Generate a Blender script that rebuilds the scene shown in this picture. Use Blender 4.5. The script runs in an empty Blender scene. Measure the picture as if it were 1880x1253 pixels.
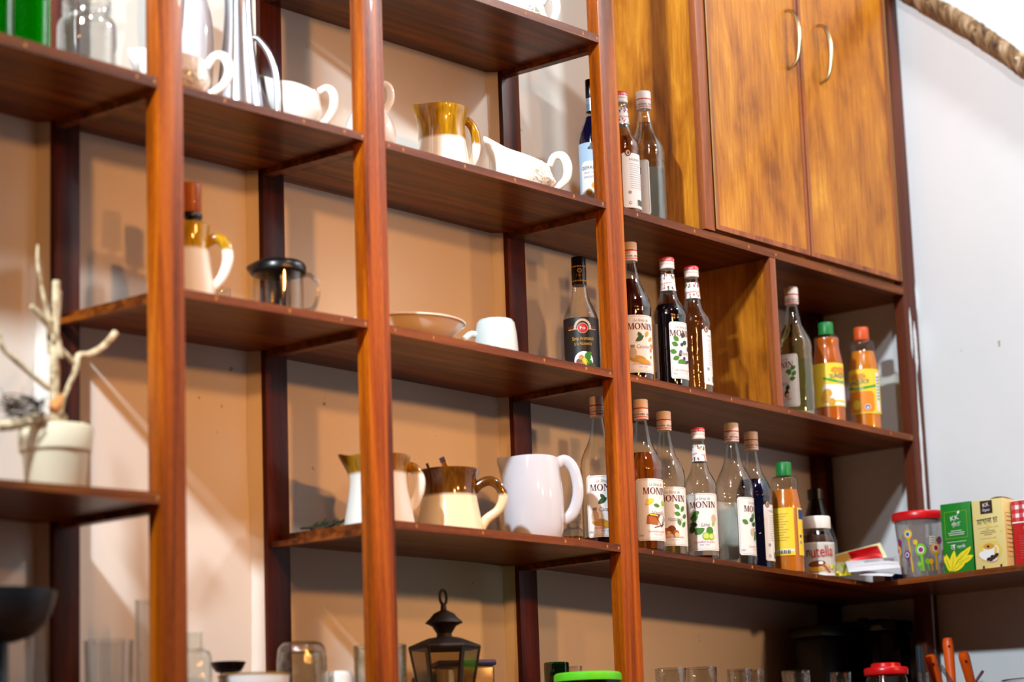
import bpy, bmesh, math, random
from mathutils import Vector, Matrix, Quaternion
random.seed(7)
PI = math.pi
S = bpy.context.scene
COL = S.collection

# ------------------------------------------------------------------ camera
cd = bpy.data.cameras.new('camera'); cam = bpy.data.objects.new('camera', cd); COL.objects.link(cam)
cd.sensor_width = 36.0; cd.lens = 4.695285 * 1000 / 1880 * 36
cd.clip_start = 0.05; cd.clip_end = 60
yaw, pit, rol = 0.87985, 0.201805, -0.035192
fw = Vector((math.sin(yaw) * math.cos(pit), math.cos(yaw) * math.cos(pit), math.sin(pit)))
rt = Vector((math.cos(yaw), -math.sin(yaw), 0)); up = rt.cross(fw)
r2 = math.cos(rol) * rt + math.sin(rol) * up; u2 = -math.sin(rol) * rt + math.cos(rol) * up
M = Matrix((r2, u2, -fw)).transposed().to_4x4(); M.translation = Vector((-4.593868, -3.500761, -1.101495))
cam.matrix_world = M
cd.dof.use_dof = True; cd.dof.focus_distance = 5.98; cd.dof.aperture_fstop = 2.0
S.camera = cam

# ------------------------------------------------------------------ world, lights, exposure
W = bpy.data.worlds.new('world'); S.world = W; W.use_nodes = True
bg = W.node_tree.nodes['Background']; bg.inputs[0].default_value = (1.0, 0.74, 0.52, 1); bg.inputs[1].default_value = 0.02

def lamp(name, loc, power, color, size, shape='POINT', target=None, size_y=None):
    l = bpy.data.lights.new(name, shape); l.energy = power; l.color = color
    if shape == 'POINT': l.shadow_soft_size = size
    else:
        l.shape = 'RECTANGLE'; l.size = size; l.size_y = size_y or size
    o = bpy.data.objects.new(name, l); COL.objects.link(o); o.location = loc
    if target is not None:
        o.rotation_euler = (Vector(target) - Vector(loc)).to_track_quat('-Z', 'Y').to_euler()
    return o
lamp('key_lamp', (-3.65, -1.05, 1.72), 700, (0.82, 0.93, 1.0), 0.09)
lamp('second_lamp', (0.95, -1.55, 1.72), 95, (0.93, 0.97, 1.0), 0.08)
lamp('third_lamp', (-0.75, -1.60, 1.78), 62, (0.95, 0.98, 1.0), 0.08)
def spot(loc, target, power, ang, blend, size, color=(1.0, 0.40, 0.10)):
    o = lamp('warm_spot', loc, power, color, size, 'POINT'); l = o.data
    l.type = 'SPOT'; l = o.data; l.energy = power; l.spot_size = math.radians(ang); l.spot_blend = blend; l.shadow_soft_size = size
    o.rotation_euler = (Vector(target) - Vector(loc)).to_track_quat('-Z', 'Y').to_euler()
spot((-1.9, -3.0, 0.85), (-0.65, 0.33, 0.20), 195, 39, 1.0, 0.10)
spot((-1.0, -3.2, 0.50), (-0.45, 0.33, -0.45), 170, 43, 1.0, 0.08)
spot((1.0, -3.3, 0.45), (0.45, 0.33, -0.35), 150, 36, 1.0, 0.08, (1.0, 0.52, 0.22))

S.view_settings.view_transform = 'Standard'; S.view_settings.look = 'None'
S.view_settings.gamma = 1.0; S.view_settings.use_curve_mapping = False
S.view_settings.exposure = 0.12
S.cycles.max_bounces = 14; S.cycles.transparent_max_bounces = 40; S.cycles.transmission_bounces = 12
S.cycles.use_denoising = True; S.cycles.sample_clamp_indirect = 6.0
S.cycles.caustics_reflective = False

# ------------------------------------------------------------------ materials
MC = {}
def srgb(r, g, b):
    f = lambda c: ((c / 255) / 12.92 if c <= 10 else (((c / 255) + 0.055) / 1.055) ** 2.4)
    return (f(r), f(g), f(b), 1)
def mat(name, rgb=(200, 200, 200), rough=0.5, metal=0.0, coat=0.0, trans=0.0, ior=1.45, sss=0.0, alpha=1.0):
    if name in MC: return MC[name]
    m = bpy.data.materials.new(name); m.use_nodes = True; MC[name] = m
    p = m.node_tree.nodes['Principled BSDF']
    p.inputs['Base Color'].default_value = srgb(*rgb); p.inputs['Roughness'].default_value = rough
    p.inputs['Metallic'].default_value = metal; p.inputs['Coat Weight'].default_value = coat
    p.inputs['Transmission Weight'].default_value = trans; p.inputs['IOR'].default_value = ior
    p.inputs['Alpha'].default_value = alpha
    return m
def nd(m, t, **kw):
    n = m.node_tree.nodes.new(t)
    for k, v in kw.items(): setattr(n, k, v)
    return n
def lk(m, a, b): m.node_tree.links.new(a, b)
def ramp(m, stops, interp='LINEAR'):
    r = nd(m, 'ShaderNodeValToRGB'); e = r.color_ramp.elements; r.color_ramp.interpolation = interp
    while len(e) < len(stops): e.new(0.5)
    for i, (p, c) in enumerate(stops): e[i].position = p; e[i].color = c if len(c) == 4 else (*c, 1)
    return r
def wood(name, dark, mid, light, axis='X', rough=0.35, coat=0.25, chips=0.0, scale=1.0, fine=1.0):
    """stretched-noise grain along one axis, with optional pale paint chips"""
    if name in MC: return MC[name]
    m = mat(name, mid, rough, coat=coat); p = m.node_tree.nodes['Principled BSDF']; p.inputs['Specular IOR Level'].default_value = 0.22
    tc = nd(m, 'ShaderNodeTexCoord'); mp = nd(m, 'ShaderNodeMapping'); lk(m, tc.outputs['Object'], mp.inputs[0])
    s = {'X': (1.2, 26, 26), 'Y': (26, 1.2, 26), 'Z': (26, 26, 1.2)}[axis]
    mp.inputs['Scale'].default_value = tuple(v * scale for v in s)
    n1 = nd(m, 'ShaderNodeTexNoise'); lk(m, mp.outputs[0], n1.inputs['Vector'])
    n1.inputs['Scale'].default_value = 1.0; n1.inputs['Detail'].default_value = 6; n1.inputs['Distortion'].default_value = 1.2
    mp2 = nd(m, 'ShaderNodeMapping'); lk(m, tc.outputs['Object'], mp2.inputs[0])
    mp2.inputs['Scale'].default_value = tuple(v * 7 * fine for v in s)
    n2 = nd(m, 'ShaderNodeTexNoise'); lk(m, mp2.outputs[0], n2.inputs['Vector']); n2.inputs['Detail'].default_value = 3
    mx = nd(m, 'ShaderNodeMath', operation='MULTIPLY_ADD'); lk(m, n2.outputs[0], mx.inputs[0]); mx.inputs[1].default_value = 0.35
    sub = nd(m, 'ShaderNodeMath', operation='SUBTRACT'); lk(m, n1.outputs[0], sub.inputs[0]); sub.inputs[1].default_value = 0.175
    lk(m, sub.outputs[0], mx.inputs[2])
    r = ramp(m, [(0.30, srgb(*dark)), (0.5, srgb(*mid)), (0.70, srgb(*light))]); lk(m, mx.outputs[0], r.inputs[0])
    col = r.outputs[0]
    if chips:
        n3 = nd(m, 'ShaderNodeTexNoise'); lk(m, tc.outputs['Object'], n3.inputs['Vector'])
        n3.inputs['Scale'].default_value = 34; n3.inputs['Detail'].default_value = 5; n3.inputs['Roughness'].default_value = 0.6
        r3 = ramp(m, [(1 - chips - 0.01, (0, 0, 0)), (1 - chips, (1, 1, 1))]); lk(m, n3.outputs[0], r3.inputs[0])
        mix = nd(m, 'ShaderNodeMix', data_type='RGBA'); lk(m, r3.outputs[0], mix.inputs[0]); lk(m, col, mix.inputs[6])
        mix.inputs[7].default_value = srgb(214, 170, 120); col = mix.outputs[2]
    lk(m, col, p.inputs['Base Color'])
    bp = nd(m, 'ShaderNodeBump'); bp.inputs['Strength'].default_value = 0.08; bp.inputs['Distance'].default_value = 0.002
    lk(m, mx.outputs[0], bp.inputs['Height']); lk(m, bp.outputs[0], p.inputs['Normal'])
    return m
def plaster(name, rgb):
    m = mat(name, rgb, 0.75); p = m.node_tree.nodes['Principled BSDF']
    tc = nd(m, 'ShaderNodeTexCoord'); n = nd(m, 'ShaderNodeTexNoise'); lk(m, tc.outputs['Object'], n.inputs['Vector'])
    n.inputs['Scale'].default_value = 3.0; n.inputs['Detail'].default_value = 8
    a = srgb(*rgb); r = ramp(m, [(0.3, tuple(c * 0.94 for c in a[:3])), (0.7, a)]); lk(m, n.outputs[0], r.inputs[0])
    n2 = nd(m, 'ShaderNodeTexNoise'); lk(m, tc.outputs['Object'], n2.inputs['Vector']); n2.inputs['Scale'].default_value = 26; n2.inputs['Detail'].default_value = 2
    r2 = ramp(m, [(0.76, (1, 1, 1)), (0.785, (0.55, 0.45, 0.36))]); lk(m, n2.outputs[0], r2.inputs[0])
    mx = nd(m, 'ShaderNodeMix', data_type='RGBA', blend_type='MULTIPLY'); mx.inputs[0].default_value = 1
    lk(m, r.outputs[0], mx.inputs[6]); lk(m, r2.outputs[0], mx.inputs[7]); lk(m, mx.outputs[2], p.inputs['Base Color'])
    bp = nd(m, 'ShaderNodeBump'); bp.inputs['Strength'].default_value = 0.25; bp.inputs['Distance'].default_value = 0.004
    lk(m, n.outputs[0], bp.inputs['Height']); lk(m, bp.outputs[0], p.inputs['Normal'])
    return m
def glass(name, center=(0.97, 0.98, 0.97), edge=(0.45, 0.48, 0.46), refl=1.0, rough=0.02, bump=0.0):
    """thin-walled glass: see-through, darker where the wall is met edge-on, mirror-like at grazing angles"""
    if name in MC: return MC[name]
    m = bpy.data.materials.new(name); m.use_nodes = True; MC[name] = m
    t = m.node_tree; t.nodes.remove(t.nodes['Principled BSDF']); out = t.nodes['Material Output']
    lw = nd(m, 'ShaderNodeLayerWeight'); lw.inputs['Blend'].default_value = 0.5
    r = ramp(m, [(0.0, center), (0.62, tuple(a * 0.85 + b * 0.15 for a, b in zip(center, edge))), (1.0, edge)]); lk(m, lw.outputs['Facing'], r.inputs[0])
    tr = nd(m, 'ShaderNodeBsdfTransparent'); lk(m, r.outputs[0], tr.inputs[0])
    gl = nd(m, 'ShaderNodeBsdfGlossy'); gl.inputs['Roughness'].default_value = rough
    pw = nd(m, 'ShaderNodeMath', operation='POWER'); lk(m, lw.outputs['Facing'], pw.inputs[0]); pw.inputs[1].default_value = 4.0
    ma = nd(m, 'ShaderNodeMath', operation='MULTIPLY_ADD', use_clamp=True); lk(m, pw.outputs[0], ma.inputs[0]); ma.inputs[1].default_value = 0.6 * refl; ma.inputs[2].default_value = 0.055 * refl
    mx = nd(m, 'ShaderNodeMixShader'); lk(m, ma.outputs[0], mx.inputs[0]); lk(m, tr.outputs[0], mx.inputs[1]); lk(m, gl.outputs[0], mx.inputs[2])
    if bump:
        tc = nd(m, 'ShaderNodeTexCoord'); n = nd(m, 'ShaderNodeTexNoise'); lk(m, tc.outputs['Object'], n.inputs['Vector']); n.inputs['Scale'].default_value = 45
        b = nd(m, 'ShaderNodeBump'); b.inputs['Strength'].default_value = bump; b.inputs['Distance'].default_value = 0.01
        lk(m, n.outputs[0], b.inputs['Height']); lk(m, b.outputs[0], gl.inputs['Normal'])
    lk(m, mx.outputs[0], out.inputs[0])
    return m
def milky(name):
    """clear plastic gone slightly cloudy"""
    m = glass(name, (.97, .97, .97), (.75, .75, .75), 1.4, .1); t = m.node_tree; out = t.nodes['Material Output']; src = out.inputs[0].links[0].from_socket
    d = nd(m, 'ShaderNodeBsdfDiffuse'); d.inputs[0].default_value = (.75, .75, .76, 1); tl = nd(m, 'ShaderNodeBsdfTranslucent'); tl.inputs[0].default_value = (.75, .75, .76, 1)
    a = nd(m, 'ShaderNodeMixShader'); lk(m, d.outputs[0], a.inputs[1]); lk(m, tl.outputs[0], a.inputs[2])
    b_ = nd(m, 'ShaderNodeMixShader'); b_.inputs[0].default_value = .24; lk(m, src, b_.inputs[1]); lk(m, a.outputs[0], b_.inputs[2]); lk(m, b_.outputs[0], out.inputs[0])
    return m
def liquid(name, rgb, rough=0.0):
    return mat(name, rgb, rough, trans=1.0, ior=1.36)
def glaze(name, top, bottom, z, soft=0.004, rough=0.12, wob=0.004):
    """two-tone dipped glaze: the dip line runs at height z of the pot"""
    m = mat(name, bottom, rough, coat=0.5); p = m.node_tree.nodes['Principled BSDF']
    tc = nd(m, 'ShaderNodeTexCoord'); sx = nd(m, 'ShaderNodeSeparateXYZ'); lk(m, tc.outputs['Object'], sx.inputs[0])
    n = nd(m, 'ShaderNodeTexNoise'); lk(m, tc.outputs['Object'], n.inputs['Vector']); n.inputs['Scale'].default_value = 18
    a = nd(m, 'ShaderNodeMath', operation='MULTIPLY_ADD'); lk(m, n.outputs[0], a.inputs[0]); a.inputs[1].default_value = wob; lk(m, sx.outputs[2], a.inputs[2])
    mr = nd(m, 'ShaderNodeMapRange'); lk(m, a.outputs[0], mr.inputs[0]); mr.inputs[1].default_value = z + wob / 2 - soft; mr.inputs[2].default_value = z + wob / 2 + soft
    n2 = nd(m, 'ShaderNodeTexNoise'); mp = nd(m, 'ShaderNodeMapping'); mp.inputs['Scale'].default_value = (40, 40, 4); lk(m, tc.outputs['Object'], mp.inputs[0]); lk(m, mp.outputs[0], n2.inputs['Vector'])
    rt_ = ramp(m, [(0.3, srgb(*[int(c * 0.72) for c in top])), (0.65, srgb(*top))]); lk(m, n2.outputs[0], rt_.inputs[0])
    mx = nd(m, 'ShaderNodeMix', data_type='RGBA'); lk(m, mr.outputs[0], mx.inputs[0]); mx.inputs[6].default_value = srgb(*bottom); lk(m, rt_.outputs[0], mx.inputs[7])
    lk(m, mx.outputs[2], p.inputs['Base Color'])
    return m
def flowered(name, c, rad):
    """white glaze with a faded grey and ochre flower transfer around one spot"""
    m = mat(name, (244, 242, 236), 0.1, coat=0.6); p = m.node_tree.nodes['Principled BSDF']
    tc = nd(m, 'ShaderNodeTexCoord'); d = nd(m, 'ShaderNodeVectorMath', operation='DISTANCE'); lk(m, tc.outputs['Object'], d.inputs[0]); d.inputs[1].default_value = c
    n = nd(m, 'ShaderNodeTexNoise'); lk(m, tc.outputs['Object'], n.inputs['Vector']); n.inputs['Scale'].default_value = 85; n.inputs['Detail'].default_value = 3; n.inputs['Distortion'].default_value = 2
    r1 = ramp(m, [(0.0, (1, 1, 1)), (1.0, (0, 0, 0))]); mr = nd(m, 'ShaderNodeMapRange'); lk(m, d.outputs['Value'], mr.inputs[0]); mr.inputs[1].default_value = rad * 0.5; mr.inputs[2].default_value = rad; lk(m, mr.outputs[0], r1.inputs[0])
    r2_ = ramp(m, [(0.50, (0, 0, 0)), (0.58, (1, 1, 1))]); lk(m, n.outputs[0], r2_.inputs[0])
    mu = nd(m, 'ShaderNodeMath', operation='MULTIPLY'); lk(m, r1.outputs[0], mu.inputs[0]); lk(m, r2_.outputs[0], mu.inputs[1])
    n3 = nd(m, 'ShaderNodeTexNoise'); lk(m, tc.outputs['Object'], n3.inputs['Vector']); n3.inputs['Scale'].default_value = 60
    r3 = ramp(m, [(0.42, srgb(150, 160, 165)), (0.5, srgb(205, 170, 110)), (0.58, srgb(165, 170, 150))]); lk(m, n3.outputs[0], r3.inputs[0])
    mx = nd(m, 'ShaderNodeMix', data_type='RGBA'); lk(m, mu.outputs[0], mx.inputs[0]); mx.inputs[6].default_value = srgb(244, 242, 236); lk(m, r3.outputs[0], mx.inputs[7])
    lk(m, mx.outputs[2], p.inputs['Base Color'])
    return m

RED = dict(dark=(92, 34, 14), mid=(140, 58, 22), light=(172, 82, 32))
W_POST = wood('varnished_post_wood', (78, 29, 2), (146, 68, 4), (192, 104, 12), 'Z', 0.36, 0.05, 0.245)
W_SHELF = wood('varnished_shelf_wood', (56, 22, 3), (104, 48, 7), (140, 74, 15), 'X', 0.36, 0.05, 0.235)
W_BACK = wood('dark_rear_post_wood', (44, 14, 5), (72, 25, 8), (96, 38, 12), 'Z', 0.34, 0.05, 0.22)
def plywood(name):
    m = mat(name, (200, 124, 30), 0.34, coat=0.12); p = m.node_tree.nodes['Principled BSDF']; p.inputs['Specular IOR Level'].default_value = 0.3
    tc = nd(m, 'ShaderNodeTexCoord')
    def nz(scale, detail, rough, dist):
        mp = nd(m, 'ShaderNodeMapping'); mp.inputs['Scale'].default_value = scale; lk(m, tc.outputs['Object'], mp.inputs[0])
        n = nd(m, 'ShaderNodeTexNoise'); lk(m, mp.outputs[0], n.inputs['Vector']); n.inputs['Scale'].default_value = 1; n.inputs['Detail'].default_value = detail; n.inputs['Roughness'].default_value = rough; n.inputs['Distortion'].default_value = dist
        return n.outputs[0]
    a = nz((9, 9, 3.2), 5, .6, .6); b_ = nz((150, 150, 7), 4, .6, .3)
    ad = nd(m, 'ShaderNodeMath', operation='MULTIPLY_ADD'); lk(m, b_, ad.inputs[0]); ad.inputs[1].default_value = .55
    sb_ = nd(m, 'ShaderNodeMath', operation='SUBTRACT'); lk(m, a, sb_.inputs[0]); sb_.inputs[1].default_value = .275; lk(m, sb_.outputs[0], ad.inputs[2])
    r = ramp(m, [(.30, srgb(132, 70, 12)), (.48, srgb(178, 104, 20)), (.60, srgb(196, 122, 28)), (.76, srgb(222, 152, 46))]); lk(m, ad.outputs[0], r.inputs[0]); lk(m, r.outputs[0], p.inputs['Base Color'])
    return m
W_PLY = plywood('golden_plywood')
W_LIP = wood('brown_lipping', (110, 52, 24), (150, 78, 36), (176, 100, 50), 'Z', 0.35, 0.3)
W_EDGE = wood('pale_edge_wood', (170, 110, 40), (214, 150, 66), (232, 176, 92), 'Z', 0.4, 0.2)
PLUG = mat('wood_filler', (176, 118, 50), 0.6)
BRASS = mat('aged_brass', (150, 112, 60), 0.5, 0.7)
NICKEL = mat('brushed_nickel', (190, 176, 140), 0.28, 1.0)
WHITE = mat('white_glaze', (226, 225, 220), 0.1, coat=0.6)
COOLW = mat('cool_white_porcelain', (200, 206, 218), 0.08, coat=0.7)
CREAM = mat('cream_pottery', (226, 214, 184), 0.6)
PALEBLUE = mat('pale_blue_glaze', (196, 216, 220), 0.25, coat=0.3)
BLACK = mat('black_plastic', (14, 14, 16), 0.3)
IRON = mat('dark_iron', (38, 26, 22), 0.55, 0.3)
STEEL = mat('polished_steel', (215, 220, 230), 0.26, 1.0)
GLASS = glass('clear_glass', (.992, .995, .992), (.38, .42, .40), 1.5, .015)
GLASS_B = glass('bottle_glass', (0.97, 0.98, 0.96), (0.16, 0.17, 0.15), 1.7, 0.015, 0.12)
GLASS_T = glass('thick_greenish_glass', (0.965, 0.985, 0.96), (0.12, 0.18, 0.13), 1.9, 0.015, 0.5)
GLASS_D = glass('tumbler_glass', (0.975, 0.975, 0.96), (0.22, 0.22, 0.19), 2.6, 0.02, 0.5)
PAPER = mat('label_paper', (240, 240, 238), 0.5)

# ------------------------------------------------------------------ mesh helpers
def obj(name, bm, m, parent=None, smooth=40, loc=None):
    me = bpy.data.meshes.new(name)
    bmesh.ops.recalc_face_normals(bm, faces=bm.faces)
    bm.to_mesh(me); bm.free()
    for k in (m if isinstance(m, (list, tuple)) else [m]): me.materials.append(k)
    if smooth:
        for p in me.polygons: p.use_smooth = True
        me.set_sharp_from_angle(angle=math.radians(smooth))
    o = bpy.data.objects.new(name, me); COL.objects.link(o)
    if parent: o.parent = parent
    if loc: o.location = loc
    return o
def thing(name, label, cat, loc=(0, 0, 0), rz=0, group=None):
    o = bpy.data.objects.new(name, None); COL.objects.link(o); o.location = loc; o.rotation_euler = (0, 0, rz)
    o.empty_display_size = 0.03
    o['label'] = label; o['category'] = cat
    if group: o['group'] = group
    return o
def tag(o, label, cat, group=None):
    o['label'] = label; o['category'] = cat
    if group: o['group'] = group
    return o
def struct(o): o['kind'] = 'structure'; return o
def bbox(bm, x0, x1, y0, y1, z0, z1, bev=0.0, mi=0):
    vs = [bm.verts.new((x, y, z)) for x in (x0, x1) for y in (y0, y1) for z in (z0, z1)]
    fs = [bm.faces.new([vs[i] for i in q]) for q in ((0, 1, 3, 2), (4, 6, 7, 5), (0, 4, 5, 1), (2, 3, 7, 6), (0, 2, 6, 4), (1, 5, 7, 3))]
    for f in fs: f.material_index = mi
    if bev:
        es = list({e for f in fs for e in f.edges})
        bmesh.ops.bevel(bm, geom=es, offset=bev, segments=2, affect='EDGES', profile=0.6)
    return bm
def box(*a, **k): return bbox(bmesh.new(), *a, **k)
def lathe(prof, seg=48, bm=None, close=True, a0=0.0):
    bm = bm or bmesh.new(); rows = []
    for r, z in prof:
        if r < 1e-6: rows.append([bm.verts.new((0, 0, z))])
        else: rows.append([bm.verts.new((r * math.cos(a0 + 2 * PI * i / seg), r * math.sin(a0 + 2 * PI * i / seg), z)) for i in range(seg)])
    for A, B in zip(rows, rows[1:]):
        for i in range(seg):
            j = (i + 1) % seg
            if len(A) == 1 and len(B) == 1: continue
            if len(A) == 1: bm.faces.new((A[0], B[i], B[j]))
            elif len(B) == 1: bm.faces.new((A[i], A[j], B[0]))
            else: bm.faces.new((A[i], A[j], B[j], B[i]))
    return bm
def smoothprof(pts, n=5):
    """Catmull-Rom through the profile points"""
    out = []
    for i in range(len(pts) - 1):
        p0 = pts[max(i - 1, 0)]; p1 = pts[i]; p2 = pts[i + 1]; p3 = pts[min(i + 2, len(pts) - 1)]
        for k in range(n):
            t = k / n
            out.append(tuple(0.5 * (2 * b + (c - a) * t + (2 * a - 5 * b + 4 * c - d) * t * t + (-a + 3 * b - 3 * c + d) * t ** 3) for a, b, c, d in zip(p0, p1, p2, p3)))
    out.append(tuple(pts[-1])); return out
def tube(path, rad, seg=10, bm=None, n=6, flat=1.0, caps=True, smooth=True):
    bm = bm or bmesh.new()
    P = [Vector(p) for p in (smoothprof([tuple(p) for p in path], n) if smooth and len(path) > 2 else path)]
    N = len(P)
    if isinstance(rad, (list, tuple)):
        R = []
        for i in range(N):
            t = i / (N - 1) * (len(rad) - 1); k = min(int(t), len(rad) - 2); R.append(rad[k] + (rad[k + 1] - rad[k]) * (t - k))
    else: R = [rad] * N
    T = [(P[min(i + 1, N - 1)] - P[max(i - 1, 0)]).normalized() for i in range(N)]
    ref = Vector((0, 1, 0)) if abs(T[0].y) < 0.8 else Vector((0, 0, 1))
    u = (ref - T[0] * ref.dot(T[0])).normalized(); rows = []
    for i in range(N):
        if i: u = T[i - 1].rotation_difference(T[i]) @ u
        u = (u - T[i] * u.dot(T[i])).normalized(); v = T[i].cross(u)
        rows.append([bm.verts.new(P[i] + R[i] * (math.cos(2 * PI * k / seg) * u + flat * math.sin(2 * PI * k / seg) * v)) for k in range(seg)])
    for A, B in zip(rows, rows[1:]):
        for k in range(seg): bm.faces.new((A[k], A[(k + 1) % seg], B[(k + 1) % seg], B[k]))
    if caps:
        bm.faces.new(rows[0][::-1]); bm.faces.new(rows[-1])
    return bm
def prism(outline, z0f, z1f):
    """extrude an XY outline between two height functions of X"""
    bm = bmesh.new()
    a = [bm.verts.new((x, y, z0f(x))) for x, y in outline]; b = [bm.verts.new((x, y, z1f(x))) for x, y in outline]
    n = len(a)
    for i in range(n): bm.faces.new((a[i], a[(i + 1) % n], b[(i + 1) % n], b[i]))
    bm.faces.new(a[::-1]); bm.faces.new(b)
    return bm
def cupprof(outer, t, zin):
    """outer profile (from base to rim) closed with an inner wall of thickness t and an inner floor at zin"""
    pts = [(0, outer[0][1])] + list(outer)
    rim = outer[-1]
    pts.append((rim[0] - t * 0.5, rim[1] + t * 0.35)); 
    for r, z in reversed(outer):
        if z >= zin - 1e-6: pts.append((max(r - t, 0.001), min(z, rim[1] - 0.0003)))
    pts.append((max(pts[-1][0] * 0.95, 0.0009), zin)); pts.append((0, zin))
    return pts

# ---- decals: printed pattern laid a fraction of a millimetre over a surface
class Decal:
    def __init__(s, f): s.f = f; s.bm = bmesh.new(); s.mats = []; s.n = 0
    def mi(s, m):
        s.n += 1                     # every printed shape lies a hair above the one before it
        if m not in s.mats: s.mats.append(m)
        return s.mats.index(m)
    def v(s, u, w, l): return s.bm.verts.new(s.f(u, w, l + .035 * s.n))
    def poly(s, pts, m, l=1):
        """star-shaped polygon laid in rings so that it follows a curved surface"""
        i = s.mi(m); cx = sum(p[0] for p in pts) / len(pts); cy = sum(p[1] for p in pts) / len(pts)
        big = max(math.hypot(x - cx, y - cy) for x, y in pts)
        P = []
        for a, b in zip(pts, pts[1:] + pts[:1]):
            k = max(1, int(math.hypot(b[0] - a[0], b[1] - a[1]) / .006))
            P += [(a[0] + (b[0] - a[0]) * q / k, a[1] + (b[1] - a[1]) * q / k) for q in range(k)]
        n = max(1, int(math.ceil(big / .005))); c = s.v(cx, cy, l); prev = None
        for r in range(1, n + 1):
            t = r / n; row = [s.v(cx + (x - cx) * t, cy + (y - cy) * t, l) for x, y in P]
            for q in range(len(P)):
                w = (q + 1) % len(P)
                f = s.bm.faces.new((c, row[q], row[w]) if prev is None else (prev[q], row[q], row[w], prev[w])); f.material_index = i
            prev = row
    def rect(s, u0, u1, w0, w1, m, l=0, nu=16, rad=0.0):
        i = s.mi(m); rows = []
        for k in range(nu + 1):
            u = u0 + (u1 - u0) * k / nu; c = 0
            if rad:
                d = min(u - u0, u1 - u)
                if d < rad: c = rad - math.sqrt(max(rad * rad - (rad - d) ** 2, 0))
            rows.append((s.v(u, w0 + c, l), s.v(u, w1 - c, l)))
        for a, b in zip(rows, rows[1:]):
            f = s.bm.faces.new((a[0], b[0], b[1], a[1])); f.material_index = i
    def quad(s, q, m, l=1, n=1):
        if max(math.hypot(q[k][0] - q[k - 1][0], q[k][1] - q[k - 1][1]) for k in range(4)) > .009: return s.poly(list(q), m, l)
        i = s.mi(m)
        f = s.bm.faces.new([s.v(x, y, l) for x, y in q]); f.material_index = i
    def ell(s, cx, cy, a, b, m, l=1, rot=0.0, n=20):
        s.poly([(cx + a * math.cos(t) * math.cos(rot) - b * math.sin(t) * math.sin(rot), cy + a * math.cos(t) * math.sin(rot) + b * math.sin(t) * math.cos(rot)) for t in [2 * PI * k / n for k in range(n)]], m, l)
    def leaf(s, cx, cy, ln, wd, rot, m, l=1):
        pts = []
        ln *= 1.22; wd *= 1.3
        for k in range(9): t = k / 8; pts.append((t * ln, wd * 0.5 * math.sin(PI * t) ** 0.8))
        for k in range(7, 0, -1): t = k / 8; pts.append((t * ln, -wd * 0.5 * math.sin(PI * t) ** 0.8))
        s.poly([(cx + x * math.cos(rot) - y * math.sin(rot), cy + x * math.sin(rot) + y * math.cos(rot)) for x, y in pts], m, l)
    def line(s, x0, y0, x1, y1, w, m, l=1):
        d = math.hypot(x1 - x0, y1 - y0) or 1; nx, ny = -(y1 - y0) / d * w / 2, (x1 - x0) / d * w / 2
        s.quad([(x0 - nx, y0 - ny), (x1 - nx, y1 - ny), (x1 + nx, y1 + ny), (x0 + nx, y0 + ny)], m, l)
    def text(s, body, cx, cy, h, m, l=2, width=None, shear=0.0, rot=0.0, bold=0.0, align='CENTER'):
        vs, fs = glyphs(body, shear, bold)
        if not vs: return
        x0 = min(p[0] for p in vs); x1 = max(p[0] for p in vs); i = s.mi(m)
        sx = (width / (x1 - x0)) if width else h
        off = {'CENTER': (x0 + x1) / 2, 'LEFT': x0, 'RIGHT': x1}[align]
        V = []
        for x, y in vs:
            a, b = (x - off) * sx, y * h
            V.append(s.v(cx + a * math.cos(rot) - b * math.sin(rot), cy + a * math.sin(rot) + b * math.cos(rot), l))
        for q in fs:
            try: f = s.bm.faces.new([V[k] for k in q]); f.material_index = i
            except ValueError: pass
    def serif(s, word, cx, cy, h, width, m, l=2):
        adv = {'M': 1.08, 'O': 1.02, 'N': 0.98, 'I': 0.46}; tot = sum(adv[c] for c in word); k = width / tot; x = cx - width / 2
        for c in word:
            for q in serif_quads(c): s.quad([(x + a * k, cy + b * h) for a, b in q], m, l)
            x += adv[c] * k
    def build(s, name, parent): 
        me = bpy.data.meshes.new(name); s.bm.to_mesh(me); s.bm.free()
        for m in s.mats: me.materials.append(m)
        o = bpy.data.objects.new(name, me); COL.objects.link(o); o.parent = parent; return o
def serif_quads(c):
    Q = []; R = lambda x0, x1, y0, y1: Q.append([(x0, y0), (x1, y0), (x1, y1), (x0, y1)])
    def stem(x, w): R(x, x + w, 0, 1); R(x - 0.08, x + w + 0.08, 0, 0.06); R(x - 0.08, x + w + 0.08, 0.94, 1)
    if c == 'I': stem(0.13, 0.19)
    if c == 'N':
        R(0.13, 0.20, 0, 1); R(0.04, 0.30, 0, 0.06); R(0.02, 0.2, 0.94, 1); R(0.78, 0.85, 0, 1); R(0.69, 0.95, 0.94, 1)
        Q.append([(0.13, 1), (0.68, 0), (0.85, 0), (0.34, 1)])
    if c == 'M':
        R(0.12, 0.18, 0, 1); R(0.03, 0.28, 0, 0.06); R(0.02, 0.16, 0.94, 1); R(0.80, 0.98, 0, 1); R(0.72, 1.05, 0, 0.06); R(0.82, 1.05, 0.94, 1)
        Q.append([(0.12, 1), (0.46, 0), (0.54, 0), (0.32, 1)]); Q.append([(0.80, 1), (0.46, 0), (0.54, 0), (0.88, 1)])
    if c == 'O':
        n = 20
        for i in range(n):
            a, b = 2 * PI * i / n, 2 * PI * (i + 1) / n
            o = lambda t: (0.5 + 0.46 * math.cos(t), 0.5 + 0.52 * math.sin(t)); ii = lambda t: (0.5 + 0.26 * math.cos(t), 0.5 + 0.46 * math.sin(t))
            Q.append([o(a), o(b), ii(b), ii(a)])
    return Q
GC = {}
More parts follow.
